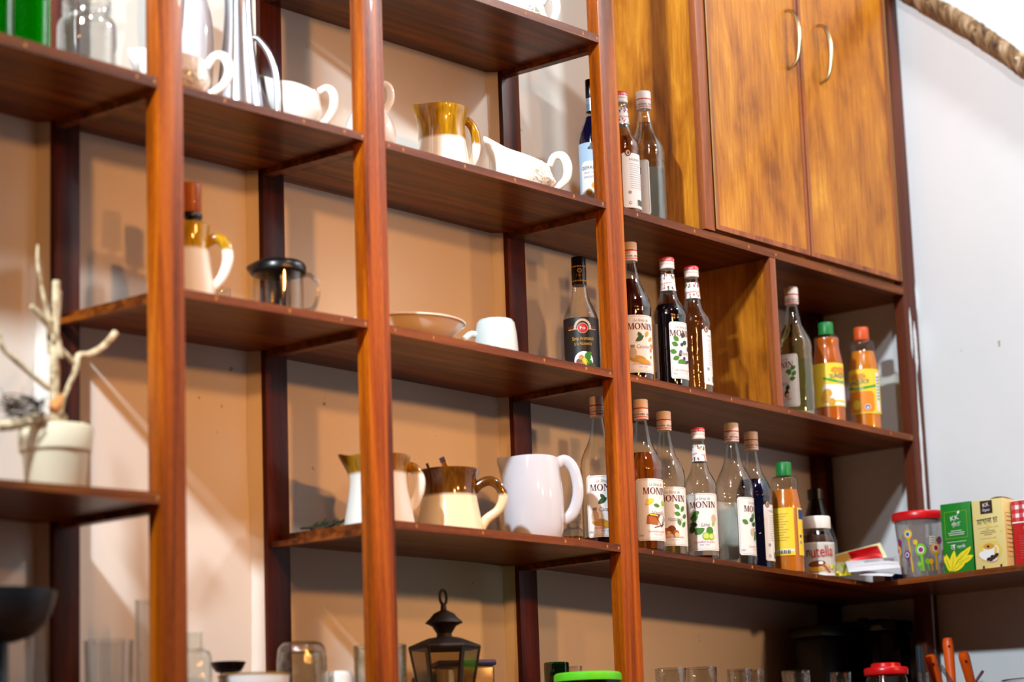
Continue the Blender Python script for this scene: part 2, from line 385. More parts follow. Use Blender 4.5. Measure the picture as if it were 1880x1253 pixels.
def glyphs(body, shear, bold):
    k = (body, shear, bold)
    if k not in GC:
        c = bpy.data.curves.new('glyphs', 'FONT'); c.body = body; c.size = 1.38; c.shear = shear; c.offset = bold; c.resolution_u = 3
        o = bpy.data.objects.new('glyphs', c); COL.objects.link(o)
        dg = bpy.context.evaluated_depsgraph_get(); me = bpy.data.meshes.new_from_object(o.evaluated_get(dg))
        GC[k] = ([(v.co.x, v.co.y) for v in me.vertices], [tuple(p.vertices) for p in me.polygons])
        bpy.data.objects.remove(o); bpy.data.curves.remove(c); bpy.data.meshes.remove(me)
    return GC[k]
def on_cyl(R, a0, z0=0.0, eps=0.0003, Rf=None):
    """u runs to the right seen from outside, centred on angle a0"""
    def f(u, w, l):
        r = (Rf(w) if Rf else R) + eps * (l + 1); a = a0 + u / R
        return (r * math.cos(a), r * math.sin(a), z0 + w)
    return f
def on_plane(o, du, dv, n, eps=0.0003):
    o, du, dv, n = Vector(o), Vector(du), Vector(dv), Vector(n)
    return lambda u, w, l: tuple(o + du * u + dv * w + n * eps * (l + 1))
def D2R(a): return math.radians(a)

# ------------------------------------------------------------------ room
X0, X1, X2, X3, PW, PD, YB, YW, XR = -1.398, -0.821, 0.0, 1.314, 0.0662, 0.033, 0.3015, 0.335, 1.3805
ZC = -0.82
WALLM = plaster('white_wall_plaster', (224, 218, 208)); WALLR = plaster('white_side_plaster', (232, 234, 236))
b = bmesh.new(); bbox(b, -5.5, XR + 0.12, YW, YW + 0.12, -2.4, 2.1); struct(obj('wall_back', b, WALLM, smooth=0))
b = bmesh.new(); bbox(b, XR, XR + 0.12, -4.5, YW, -2.4, 2.1); struct(obj('wall_right', b, WALLR, smooth=0))
b = bmesh.new(); bbox(b, -5.5, XR + 0.12, -6, YW + 0.12, -2.5, -2.4); struct(obj('floor', b, wood('floor_boards', (70, 40, 24), (104, 64, 38), (128, 84, 52), 'X', 0.4), smooth=0))
b = bmesh.new(); bbox(b, -5.5, XR + 0.12, -6, YW + 0.12, 2.1, 2.2); struct(obj('ceiling', b, wood('ceiling_boards', (40, 22, 12), (66, 38, 20), (88, 54, 30), 'X', 0.5), smooth=0))

# ------------------------------------------------------------------ shelving unit
unit = thing('shelving_unit', 'tall reddish brown open wooden shelving unit built against the white wall', 'shelves')
ZT_, ZB_ = 1.42, ZC
def ragged(x0, x1, y0, y1, z0, z1):
    return box(x0, x1, y0, y1, z0, z1, bev=0.002)
for i, x in enumerate((X0, X1, X2, X3)):
    p = obj('front_post', ragged(x, x + PW, 0, PD, ZB_, ZT_), W_POST if i < 3 else wood('dull_brown_wood', (64, 26, 14), (92, 42, 24), (112, 56, 34), 'Z', 0.42, 0.0), unit)  # last front post in a duller, darker brown than the other three
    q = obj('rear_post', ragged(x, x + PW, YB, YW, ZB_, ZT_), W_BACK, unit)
def lerpz(pts):
    def f(x):
        if x <= pts[0][0]: return pts[0][1]
        for (a, za), (c, zc) in zip(pts, pts[1:]):
            if x <= c: return za + (zc - za) * (x - a) / (c - a)
        return pts[-1][1]
    return f
ZA = lerpz([(-2.5, .402), (-1.365, .400), (-1.30, .3975), (-.80, .404), (-.76, .4005), (0, .4028), (.07, .402), (1.38, .397)])
ZBf = lerpz([(-1.365, -.008), (-.80, .005), (-.76, .0034), (0, .0022), (.07, .001), (1.38, -.0105)])
ZD = lerpz([(-2.5, -.426), (-1.772, -.4135), (-1.39, -.4035), (-.755, -.405), (-.118, -.398), (0, -.4006), (.07, -.402), (1.045, -.4215), (1.38, -.427)])
ZTf = lerpz([(-.79, .8035), (.033, .8098)])
def zon(f, x, r=.062): return max(f(x - r), f(x), f(x + r)) + .0004      # resting height on a board that is not quite level
xm = [x + PW / 2 for x in (X0, X1, X2, X3)]
def shelf(a, b_, zf, th, open_l=False, plugs=()):
    """board from the middle of one post to the middle of the next, its front lip flush between the posts"""
    xa = -2.5 if a is None else xm[a]; xb = XR if b_ == 3 else xm[b_]
    fl = xa if a is None else (X0, X1, X2, X3)[a] + PW; fr = (X0, X1, X2, X3)[b_]
    t = th if callable(th) else (lambda x: th)
    xs = sorted({fl, fr} | {x for x in (-1.772, -1.39, -1.30, -.118, -.5, .5, 1.045) if fl < x < fr})
    segs = [(p, q, 0, YW - .0005) for p, q in zip(xs, xs[1:])]
    if a is not None: segs.append((xa, fl, PD + .0005, YB - .0005))
    segs.append((fr, xb, PD + .0005, YB - .0005))
    bm = bmesh.new()
    for p, q, y0, y1 in segs:
        n0 = len(bm.verts); bbox(bm, p, q, y0, y1, 0, 1); bm.verts.ensure_lookup_table()
        for v in bm.verts[n0:]: v.co.z = zf(v.co.x) if v.co.z > .5 else zf(v.co.x) - t(v.co.x)
    s = obj('shelf', bm, W_SHELF, unit, smooth=0)
    for x in plugs:
        z = zf(x) - t(x) * 0.5
        pb = bmesh.new()
        pts = [(x + 0.0028 * random.uniform(.6, 1.4) * math.cos(k), z + 0.0042 * random.uniform(.6, 1.3) * math.sin(k)) for k in [2 * PI * j / 9 for j in range(9)]]
        A = [pb.verts.new((px, -0.0006, pz)) for px, pz in pts]; B = [pb.verts.new((px, 0.002, pz)) for px, pz in pts]
        pb.faces.new(A[::-1]); pb.faces.new(B)
        for j in range(9): pb.faces.new((A[j], A[(j + 1) % 9], B[(j + 1) % 9], B[j]))
        obj('wood_plug', pb, PLUG, s, smooth=0)
    # cleats carrying the board, running from front post to rear post
    for x, ok in ((fl - PW + 0.006, a is not None), (fr + 0.002, b_ != 3)):
        if ok: obj('cleat', box(x, x + 0.022, PD + .001, YB - .001, zf(x) - t(x) - 0.013, zf(x) - t(x) - .0004), W_SHELF, unit, smooth=0)
    return s
shelf(None, 0, ZA, 0.022, plugs=(-1.72, -1.45, -1.405))
shelf(0, 1, ZA, 0.0165, plugs=(-1.22, -1.0, -.88, -.826))
shelf(1, 2, ZA, 0.0165, plugs=(-.745, -.7, -.5, -.33, -.12, -.012))
shelf(2, 3, ZA, lambda x: .018 + .004 * max(0, min(1, x)), plugs=(.12, .35, .58, .70, .95))
shelf(0, 1, ZBf, 0.0165, plugs=(-1.25, -1.05, -.9, -.83))
shelf(1, 2, ZBf, 0.018, plugs=(-.74, -.62, -.25, -.1, -.012))
shelf(2, 3, ZBf, 0.016, plugs=(.09, .3, .47, .72, 1.2, 1.305))
shelf(None, 0, ZD, lambda x: .012 + .011 * max(0, min(1, (x + 1.77) / .4)), plugs=(-1.405,))
shelf(1, 2, ZD, 0.017, plugs=(-.69, -.48, -.2, -.05, -.008))
shelf(2, 3, ZD, 0.0125, plugs=(.12, .36, .52, .8, .98))
shelf(1, 2, ZTf, 0.0195, plugs=(-.27, -.06, -.008))
# small divider between the middle and upper shelf
dv = obj('divider', box(.677, .693, .021, YW - .001, zon(ZBf, .68), ZA(.68) - .0225), W_PLY, unit, smooth=0)
obj('divider_lip', box(.672, .697, .0005, .021, zon(ZBf, .68), ZA(.68) - .0215, bev=.001), W_LIP, dv)
# dribbles of white wall paint down the right-hand post
for (xa, xb, z0, z1) in ((X3 + .030, X3 + .047, -.62, .18), (X3 + .034, X3 + .052, .16, .31), (X3 + .018, X3 + .030, .20, .345), (X3 + .060, X3 + .0662, .33, .42)):
    pb = bmesh.new(); n = 26; L = []; R = []
    for k in range(n + 1):
        z = z0 + (z1 - z0) * k / n; e = min(1, 4 * k / n, 4 * (n - k) / n + .1); c = (xa + xb) / 2; hw = (xb - xa) / 2 * e
        L.append(pb.verts.new((c - hw * random.uniform(.6, 1), -.0008, z))); R.append(pb.verts.new((min(c + hw * random.uniform(.8, 1.05), X3 + PW), -.0008, z)))
    for k in range(n): pb.faces.new((L[k], R[k], R[k + 1], L[k + 1]))
    o = obj('paint_smear', pb, mat('white_paint', (226, 228, 230), .6), unit, smooth=0); o['label'] = 'white wall paint smeared on the post'
# plaster worked roughly up against the rear posts
for x in (X0, X1, X2):
    pb = bmesh.new(); n = 90; A = []; B = []; C = []
    ph = random.uniform(0, 6)
    for k in range(n + 1):
        z = ZC + (1.35 - ZC) * k / n; w = 0.004 + 0.010 * (0.5 + 0.5 * math.sin(z * 9 + ph)) * (0.5 + .5 * math.sin(z * 3.1 + ph)) + random.uniform(0, .002)
        A.append(pb.verts.new((x - .0005, YB + .012, z))); B.append(pb.verts.new((x - w, YB + .018 + random.uniform(0, .004), z))); C.append(pb.verts.new((x - w - .012, YW - .0003, z)))
    for k in range(n): pb.faces.new((A[k], B[k], B[k + 1], A[k + 1])); pb.faces.new((B[k], C[k], C[k + 1], B[k + 1]))
    struct(obj('trim_%d' % (2 + (x > -1) + (x > -.5)), pb, WALLM))

# ------------------------------------------------------------------ wall cupboard with two doors
cab = thing('wall_cupboard', 'golden brown wall cupboard with two plywood doors and curved handles', 'cupboard', (0, 0, 0))
zc0, zc1 = .4065, 1.40
obj('side_panel', box(.419, .434, .021, YW - .001, zc0, zc1), W_PLY, cab, smooth=0)
st = obj('stile', box(.400, .4395, .0005, .0205, zc0, zc1, bev=.001), W_LIP, cab)
obj('cupboard_bottom', box(.435, 1.312, .026, YW - .002, zc0, zc0 + .014), W_PLY, cab, smooth=0)
hn = obj('piano_hinge', tube([(.4435, -.002, zc0 + .006), (.4435, -.002, zc1)], .0024, 10, smooth=False), BRASS, st)
HB = mat('hinge_gap', (30, 18, 10), .8)
def door(x0, x1, hx, side):
    d = bmesh.new(); z0, z1 = zc0 + .006, zc1; w = .013
    bbox(d, x0 + w, x1 - w, .0015, .018, z0 + w, z1 - w)
    o = obj('door', d, W_PLY, cab, smooth=0)
    f = bmesh.new()
    bbox(f, x0, x0 + w, 0, .02, z0, z1); bbox(f, x1 - w, x1, 0, .02, z0, z1); bbox(f, x0 + w, x1 - w, 0, .02, z0, z0 + w); bbox(f, x0 + w, x1 - w, 0, .02, z1 - w, z1)
    obj('door_lipping', f, W_LIP, o, smooth=0)
    zt, zb = hx[1], hx[2]; zm = (zt + zb) / 2; h = (zt - zb) / 2
    path = [(hx[0], .004, zt - .004), (hx[0], -.006, zt - .004)] + [(hx[0], -.006 - .030 * math.cos(t) ** 0.8, zm + (h - .004) * math.sin(t)) for t in [D2R(a) for a in (62, 40, 20, 0, -20, -40, -62)]] + [(hx[0], -.006, zb + .004), (hx[0], .004, zb + .004)]
    obj('handle', tube(path, [.004, .0045, .006, .007, .007, .006, .0045, .004], 10, flat=.6), NICKEL, o)
    return o
door(.447, .863, (.8115, 1.068, .904), 0)
door(.8685, 1.3035, (.9610, 1.062, .896), 1)
obj('piano_hinge', tube([(1.3075, -.001, zc0 + .006), (1.3075, -.001, zc1)], .0018, 10, smooth=False), BRASS, cab)

# ------------------------------------------------------------------ shelf along the right-hand wall and the worktop below
ws = bmesh.new()
ol = [(1.046, -.0006), (1.038, -.12), (1.028, -.30), (1.022, -.45), (1.005, -1.1), (XR - .0006, -1.1), (XR - .0006, -.0006)]
lo = lambda x: -.4385; hi = lambda x: -.4235
ws_o = obj('corner_shelf', prism(ol, lo, hi), wood('corner_shelf_wood', (70, 32, 12), (116, 58, 22), (142, 78, 34), 'Y', .3, .35, .24), smooth=0)
tag(ws_o, 'brown board shelf running along the right-hand white wall, carrying tea boxes', 'shelf')
for y in (-.32, -.95):
    pb = bmesh.new(); A = [(XR - .001, -.439), (1.16, -.439), (1.16, -.448), (XR - .02, -.56), (XR - .001, -.56)]
    a = [pb.verts.new((x, y, z)) for x, z in A]; c = [pb.verts.new((x, y + .018, z)) for x, z in A]
    pb.faces.new(a[::-1]); pb.faces.new(c)
    for j in range(5): pb.faces.new((a[j], a[(j + 1) % 5], c[(j + 1) % 5], c[j]))
    if y < -.9: obj('bracket', pb, W_SHELF, ws_o, smooth=0)
    else: pb.free()
wb = box(-3.2, XR - .001, -.42, YW - .001, ZC - .04, ZC - .0005, bev=.003); bbox(wb, .93, XR - .001, -1.2, -.4205, ZC - .04, ZC - .0005)
ct = obj('worktop', wb, wood('worktop_wood', (60, 30, 14), (96, 50, 22), (120, 70, 34), 'X', .35, .3))
tag(ct, 'dark brown wooden worktop under the shelves holding glasses and jars', 'worktop')
for x in (-3.1, -1.3, .2, 1.25):
    for y in (-.36, .25): obj('leg', box(x, x + .06, y, y + .06, -2.4, ZC - .041), W_BACK, ct, smooth=0)

# ------------------------------------------------------------------ syrup bottles
MAROON = mat('maroon_ink', (92, 14, 22), .5); GREY = mat('grey_ink', (150, 150, 156), .5); PINK = mat('pink_ink', (206, 120, 130), .5)
SILVER = mat('silver_line', (176, 178, 184), .4); GREENI = mat('leaf_green_ink', (64, 130, 40), .5); DGREEN = mat('deep_green_ink', (24, 78, 36), .5); LIMEI = mat('lime_ink', (150, 200, 40), .5)
LIMEL = mat('pale_lime_ink', (206, 226, 110), .5); GOLD = mat('gold_ink', (214, 158, 44), .5); OCHRE = mat('ochre_ink', (196, 150, 60), .5); BROWNI = mat('brown_ink', (120, 58, 26), .5)
NUT = mat('nut_ink', (176, 92, 44), .5); NUTL = mat('pale_nut_ink', (226, 190, 140), .5); DBROWN = mat('dark_brown_ink', (48, 24, 16), .5); NAVYI = mat('navy_ink', (22, 34, 96), .5); YEL = mat('yellow_ink', (246, 214, 56), .5)
REDI = mat('red_ink', (196, 24, 34), .5); ORANGEI = mat('orange_ink', (240, 140, 24), .5); WHITEI = mat('white_ink', (246, 246, 246), .5); BLACKI = mat('black_ink', (18, 16, 18), .45); TAN = mat('tan_ink', (206, 180, 150), .5); VIOL = mat('violet_ink', (150, 60, 140), .5)
CAPW = mat('cream_cap', (248, 236, 228), .45); CAPS = mat('pink_white_cap', (238, 222, 214), .4); CAPR = mat('red_cap', (206, 30, 40), .4)
TALL = [(.90, 0), (.985, .006), (1, .018), (1, .06), (1, .20), (1, .40), (1, .50), (1.015, .52), (1.02, .535), (1.0, .55), (.985, .57), (.93, .60), (.78, .645), (.60, .69), (.475, .735), (.39, .79), (.33, .84), (.295, .872), (.29, .90)]
SHORT = [(.90, 0), (.985, .006), (1, .018), (1, .06), (1, .20), (1, .40), (1, .52), (1.018, .545), (1.02, .56), (1.0, .575), (.95, .60), (.80, .635), (.64, .67), (.53, .71), (.46, .76), (.43, .82), (.40, .88), (.38, .905), (.38, .93)]
def radius_at(prof, z):
    for (r0, z0), (r1, z1) in zip(prof, prof[1:]):
        if z0 <= z <= z1: return r0 + (r1 - r0) * (z - z0) / max(z1 - z0, 1e-6)
    return prof[-1][0]
def fill(prof, H, R, lvl, inset=.0022):
    pts = [(0, .006)]
    for r, z in prof:
        if .012 < z < lvl: pts.append((max(r * R - inset, .002), z * H))
    r = radius_at(prof, lvl) * R - inset
    pts.insert(1, (R * .9 - inset, .006)); pts += [(r, lvl * H), (0, lvl * H)]
    return pts
MOTIF = {}
def m_caramel(d, w, h):
    d.ell(-.012, .235 * h, .020, .0085, OCHRE, 1, -.1); d.ell(.004, .19 * h, .018, .006, GOLD, 2, -.15)
    d.ell(-.024, .34 * h, .009, .013, TAN, 1); d.rect(-.029, -.019, .43 * h, .48 * h, mat('khaki_ink', (150, 140, 110), .5), 1, 2)
    for x, y, r in ((.0, .60, 2.2), (.010, .62, 1.1), (.018, .56, .5), (.024, .50, -.4)): d.leaf(x, y * h, .014, .007, r, GOLD if r < 2 else DGREEN, 2)
    d.leaf(-.016, .54 * h, .020, .009, .6, DGREEN, 1); d.ell(.026, .40 * h, .004, .005, PINK, 1); d.ell(.025, .28 * h, .004, .004, OCHRE, 1)
def m_vanilla(d, w, h):
    d.quad([(-.028, .27 * h), (.0, .25 * h), (.003, .37 * h), (-.026, .40 * h)], NUT, 1); d.quad([(-.026, .40 * h), (.003, .37 * h), (.008, .42 * h), (-.018, .44 * h)], BROWNI, 2)
    d.line(-.020, .42 * h, .0, .40 * h, .003, YEL, 3)
    for k in range(5): d.leaf(-.016, .60 * h, .011, .005, 1.0 + k * .55, YEL, 1)
    d.leaf(-.010, .58 * h, .014, .006, -.2, GREENI, 2); d.leaf(.018, .58 * h, .013, .007, .5, LIMEI, 1); d.ell(.020, .62 * h, .004, .005, LIMEI, 2)
    for a in (.9, 1.2, 2.2): d.line(.012, .22 * h, .012 + .03 * math.cos(a), .22 * h + .03 * math.sin(a), .0016, DBROWN, 1)
    d.line(-.010, .21 * h, .022, .27 * h, .0018, DBROWN, 2)
def m_nuts(d, w, h):
    for x, y, r, c in ((-.018, .24, .009, NUT), (-.006, .27, .010, BROWNI), (-.014, .19, .008, NUTL), (.004, .21, .008, NUT)): d.ell(x, y * h, r, r, c, 1)
    d.ell(.006, .18 * h, .006, .006, NUTL, 2)
    for x, y, r in ((.016, .62, 2.4), (.020, .58, .9), (.018, .52, 2.8), (.024, .48, .4), (.016, .34, 1.8), (.022, .32, .8)): d.leaf(x, y * h, .014, .008, r, GREENI, 1)
def m_lime(d, w, h):
    for x, y, r in ((-.028, .62, .4), (-.034, .57, .2), (-.030, .52, .6), (-.035, .48, -.2)): d.leaf(x, y * h, .017, .009, r, DGREEN if r < .3 else GREENI, 1)
    d.ell(-.030, .38 * h, .009, .009, DGREEN, 1); d.leaf(-.022, .29 * h, .022, .011, .5, GREENI, 1); d.ell(-.014, .34 * h, .008, .008, GREENI, 2)
    d.ell(.014, .34 * h, .009, .010, GREENI, 1); d.ell(.004, .25 * h, .009, .009, LIMEI, 2); d.ell(.004, .25 * h, .0065, .0065, LIMEL, 3); d.ell(.017, .24 * h, .008, .008, LIMEI, 2); d.ell(.017, .24 * h, .0056, .0056, LIMEL, 3)
    d.leaf(.022, .42 * h, .012, .006, 1.2, LIMEI, 1); d.ell(.027, .56 * h, .007, .010, TAN, 1)
def m_mint(d, w, h):
    for x, y, r in ((-.012, .66, .4), (-.020, .60, .2), (-.004, .62, 1.2), (-.024, .54, 2.6), (-.012, .53, .1), (.004, .58, -.3), (.008, .52, 1.0), (-.004, .26, .9), (.004, .30, 1.6), (.010, .24, .2)): d.leaf(x, y * h, .015, .009, r, GREENI if r > .3 else DGREEN, 1)
    d.ell(-.010, .40 * h, .007, .010, TAN, 1)
def m_berry(d, w, h):
    for x, y, r in ((-.004, .72, .9), (-.012, .66, 2.4), (-.002, .62, .3), (-.014, .58, 2.7), (-.018, .46, 2.9), (-.012, .38, 3.5), (.016, .50, .8)): d.leaf(x, y * h, .014, .009, r, GREENI if r > 1 else DGREEN, 1)
    for x, y in ((-.010, .42), (-.008, .47), (.002, .36), (-.004, .60), (.012, .30), (.022, .32)): d.ell(x, y * h, .0042, .0042, NAVYI, 2)
    for k in range(5): d.ell(-.012 + k * .004, .30 * h, .0035, .006, GREENI, 1, .3 * (k - 2))
def m_cocoa(d, w, h):
    for x, y, r in ((.012, .66, .3), (.020, .60, 1.2), (.026, .70, .6), (.022, .52, .2), (.030, .58, 1.0)): d.leaf(x, y * h, .013, .008, r, GREENI, 1)
    d.leaf(.012, .30 * h, .015, .009, 1.2, DGREEN, 1); d.ell(.012, .25 * h, .007, .009, DBROWN, 2); d.ell(.015, .22 * h, .005, .006, NUTL, 3)
def front_label(root, R, z0, h, ang, flavor, motif, cl, hw):
    d = Decal(on_cyl(R, D2R(ang), z0))
    d.rect(-hw, hw, 0, h, PAPER, 0, 28, .005)
    g = .003
    for y in (g, h - g): d.rect(-hw + .006, hw - .006, y - .0004, y + .0004, SILVER, 1, 24)
    for x in (-hw + g, hw - g): d.rect(x - .0004, x + .0004, .006, h - .006, SILVER, 1, 1)
    d.text('Le Sirop de', 0, .885 * h, .0075, GREY, 2, .038, .3)
    d.serif('MONIN', 0, .75 * h, .105 * h, .068, MAROON)
    d.text(flavor, .004, .42 * h, .0095, GREY, 3, min(.036, .0052 * len(flavor)), .3)
    motif(d, hw, h)
    d.text('Une tradition de qualité', 0, .135 * h, .0052, PINK, 2, .050, .3)
    d.text('sirop · syrup', 0, .09 * h, .004, GREY, 2, .024, .25)
    d.rect(-.030, .030, .045 * h, .0475 * h, SILVER, 2, 12)
    d.text(cl, -hw + .010, .07 * h, .0052, GREY, 2, .010)
    return d.build('label', root)
def back_label(root, R, z0, h, ang, hw, badge=True):
    d = Decal(on_cyl(R, D2R(ang), z0)); d.rect(-hw, hw, 0, h, PAPER, 0, 16, .003)
    for k in range(12):
        y = h * (.80 - .04 * k); d.rect(-hw * .45, hw * (.55 + .2 * random.random()), y, y + .0009, GREY, 1, 6)
    d.text('MONIN', 0, .86 * h, .006, GREY, 2, hw * .9)
    for k in range(9): d.rect(hw * (.1 + .075 * k), hw * (.1 + .075 * k + .03 + .03 * (k % 2)), .05 * h, .16 * h, BLACKI, 1, 1)
    d.ell(-hw * .5, .28 * h, .004, .004, GREY, 1); d.ell(-hw * .5, .09 * h, .0038, .0038, GREY, 1); d.ell(-hw * .5, .09 * h, .0022, .0022, PAPER, 2)
    if badge: d.ell(-hw * .55, h * 1.0, .0075, .0085, MAROON, 1); d.ell(-hw * .55, h * 1.0, .0052, .0062, TAN, 2); d.ell(-hw * .55 + .0006, h * 1.0, .0022, .0040, MAROON, 3)
    return d.build('back_label', root)
def tall_cap(root, H, R, ang):
    c = obj('cap', lathe([(0, .868 * H), (.37 * R, .868 * H), (.395 * R, .872 * H), (.395 * R, .996 * H), (.37 * R, H), (0, H)], 40), CAPW, root)
    d = Decal(on_cyl(.395 * R, D2R(ang), 0)); L = PI * .395 * R
    for z in (.936, .880): d.rect(-L, L, z * H, z * H + .0028 if z > .9 else z * H + .0018, CAPR, 0, 40)
    for k in (-1.5, -.5, .5, 1.5): d.text('MONIN', k * L * .5, .892 * H, .0052, MAROON, 1, L * .40); d.text('Le Sirop', k * L * .5, .915 * H, .0034, PINK, 1, L * .25, .3)
    d.build('cap_print', c)
def short_cap(root, H, R, ang, sleeve=True):
    c = obj('cap', lathe([(0, .915 * H), (.43 * R, .915 * H), (.45 * R, .92 * H), (.45 * R, .938 * H), (.43 * R, .942 * H), (.45 * R, .946 * H), (.45 * R, .965 * H), (.445 * R, .969 * H)], 40), CAPS, root)
    t = obj('cap_top', lathe([(.447 * R, .968 * H), (.447 * R, .994 * H), (.42 * R, H), (0, H)], 40), CAPR, c)
    d = Decal(on_cyl(.447 * R, D2R(ang), 0)); L = PI * .447 * R
    for k in (-1.5, -.5, .5, 1.5): d.text('MONIN', k * L * .5, .974 * H, .0044, WHITEI, 0, L * .40)
    d.build('cap_print', t)
    if sleeve:
        n = 14; pr = [((radius_at(SHORT, z) * R + .0006), z * H) for z in [.745 + .125 * k / n for k in range(n + 1)]]
        s = obj('neck_sleeve', lathe(pr, 40), PAPER, root)
        d = Decal(on_cyl(.455 * R, D2R(ang), 0, Rf=lambda w: radius_at(SHORT, w / H) * R + .0008)); L = PI * .455 * R
        rnd = random.Random(5); cs = [REDI, GOLD, GREENI, VIOL, ORANGEI, MAROON, NAVYI]
        for k in range(60):
            u = rnd.uniform(-L, L * .97); z = rnd.choice([rnd.uniform(.745, .775), rnd.uniform(.825, .862)])
            d.rect(u, u + .0026, z * H, (z + .015) * H, cs[k % 7], 0, 1)
        for k in (-.5, .5): d.text('monin.com', k * L, .792 * H, .0056, REDI, 1, L * .8, 0, .10)
        d.build('sleeve_print', s)
def syrup(label, kind, X, Y, Z, H, R, liq=None, lvl=0, front=None, back=None, bodymat=None, sleeve=True, badge=True):
    root = thing('syrup_bottle', label, 'bottle', (X, Y, Z), 0, 'syrup bottles on the shelves')
    P = TALL if kind == 'tall' else SHORT
    pts = [(0, .0)] + [(r * R, z * H) for r, z in smoothprof(P, 3)]
    obj('glass_body', lathe(pts, 48), bodymat or GLASS_B, root)
    if liq: obj('syrup', lathe(fill(smoothprof(P, 3), H, R, lvl), 48), liq, root)
    a = front[0] if front else (back[0] - 130 if back else -120)
    lz = (.045, .40) if kind == 'tall' else (.045, .425)
    if front: front_label(root, R, lz[0] * H + .008, lz[1] * H, front[0], front[1], front[2], front[3], front[4] if len(front) > 4 else .050)
    if back: back_label(root, R, lz[0] * H + .008, lz[1] * H, back[0], back[1] if len(back) > 1 else .026, badge)
    if kind == 'tall': tall_cap(root, H, R, a)
    else: short_cap(root, H, R, a, sleeve)
    return root
AMBER = liquid('amber_syrup', (214, 128, 40)); CARAM = mat('dark_caramel_syrup', (58, 16, 8), .05, trans=.25, ior=1.36); BLK = mat('near_black_syrup', (10, 6, 12), .05); NAVYL = mat('navy_syrup', (8, 12, 46), .05)
CLEAR = liquid('clear_syrup', (250, 250, 246)); PALEY = liquid('pale_yellow_syrup', (246, 236, 176)); OLIVE = liquid('olive_syrup', (226, 206, 130)); DARKR = mat('dark_residue', (40, 14, 8), .1)
# upper shelf
syrup('amber syrup bottle on the upper shelf with a back label, just right of the post', 'short', .177, .078, zon(ZA, .177), .3196, .0401, AMBER, .64, None, (-98, .034))
syrup('clear syrup bottle on the upper shelf against the plywood cupboard side', 'tall', .282, .085, zon(ZA, .282), .3457, .0453, CLEAR, .77, (-202, 'Coconut', m_mint, '100cl', .052), (14, .052), badge=False)
# middle shelf
syrup('dark caramel syrup bottle on the middle shelf, partly behind the post', 'tall', .191, .080, zon(ZBf, .191), .3484, .0441, CARAM, .74, (-116, 'Caramel', m_caramel, '100cl'))
syrup('black blueberry syrup bottle with tilted-away white label on the middle shelf', 'short', .312, .060, zon(ZBf, .312), .3277, .0401, BLK, .64, (-98, 'Blueberry', m_berry, '70cl', .034), (112, .040))
syrup('empty clear syrup bottle showing its back label, in front of the plywood divider', 'short', .412, .060, zon(ZBf, .412), .3227, .0399, None, 0, None, (-76, .028))
syrup('pale yellow syrup bottle standing just right of the plywood divider', 'tall', .861, .066, zon(ZBf, .861), .3434, .0450, PALEY, .71, (-196, 'Almond', m_cocoa, '100cl', .046), (8, .050), badge=False)
# lower shelf
syrup('nearly empty caramel syrup bottle left of the post on the lower shelf', 'tall', .045, .086, zon(ZD, .045), .3565, .0440, DARKR, .075, (-130, 'Caramel', m_caramel, '100cl', .044))
syrup('amber vanilla syrup bottle on the lower shelf, just right of the post', 'tall', .174, .056, zon(ZD, .174), .3632, .0440, AMBER, .645, (-104, 'Vanilla', m_vanilla, '100cl', .050))
syrup('hazelnut syrup bottle with nuts on its label on the lower shelf', 'tall', .283, .070, zon(ZD, .283), .3509, .0440, OLIVE, .16, (-127, 'Hazelnut', m_nuts, '100cl', .050))
syrup('short lime syrup bottle with limes on its label on the lower shelf', 'short', .399, .055, zon(ZD, .399), .3239, .0373, DARKR, .035, (-139, 'Lime', m_lime, '70cl', .050))
syrup('empty clear mint syrup bottle with label turned right on the lower shelf', 'tall', .548, .060, zon(ZD, .548), .3557, .0460, None, 0, (-76, 'Mint', m_mint, '100cl', .050), (72, .034), badge=False)
syrup('navy blue syrup bottle showing its back label on the lower shelf', 'tall', .669, .085, zon(ZD, .669), .3525, .0441, NAVYL, .655, None, (-80, .028))

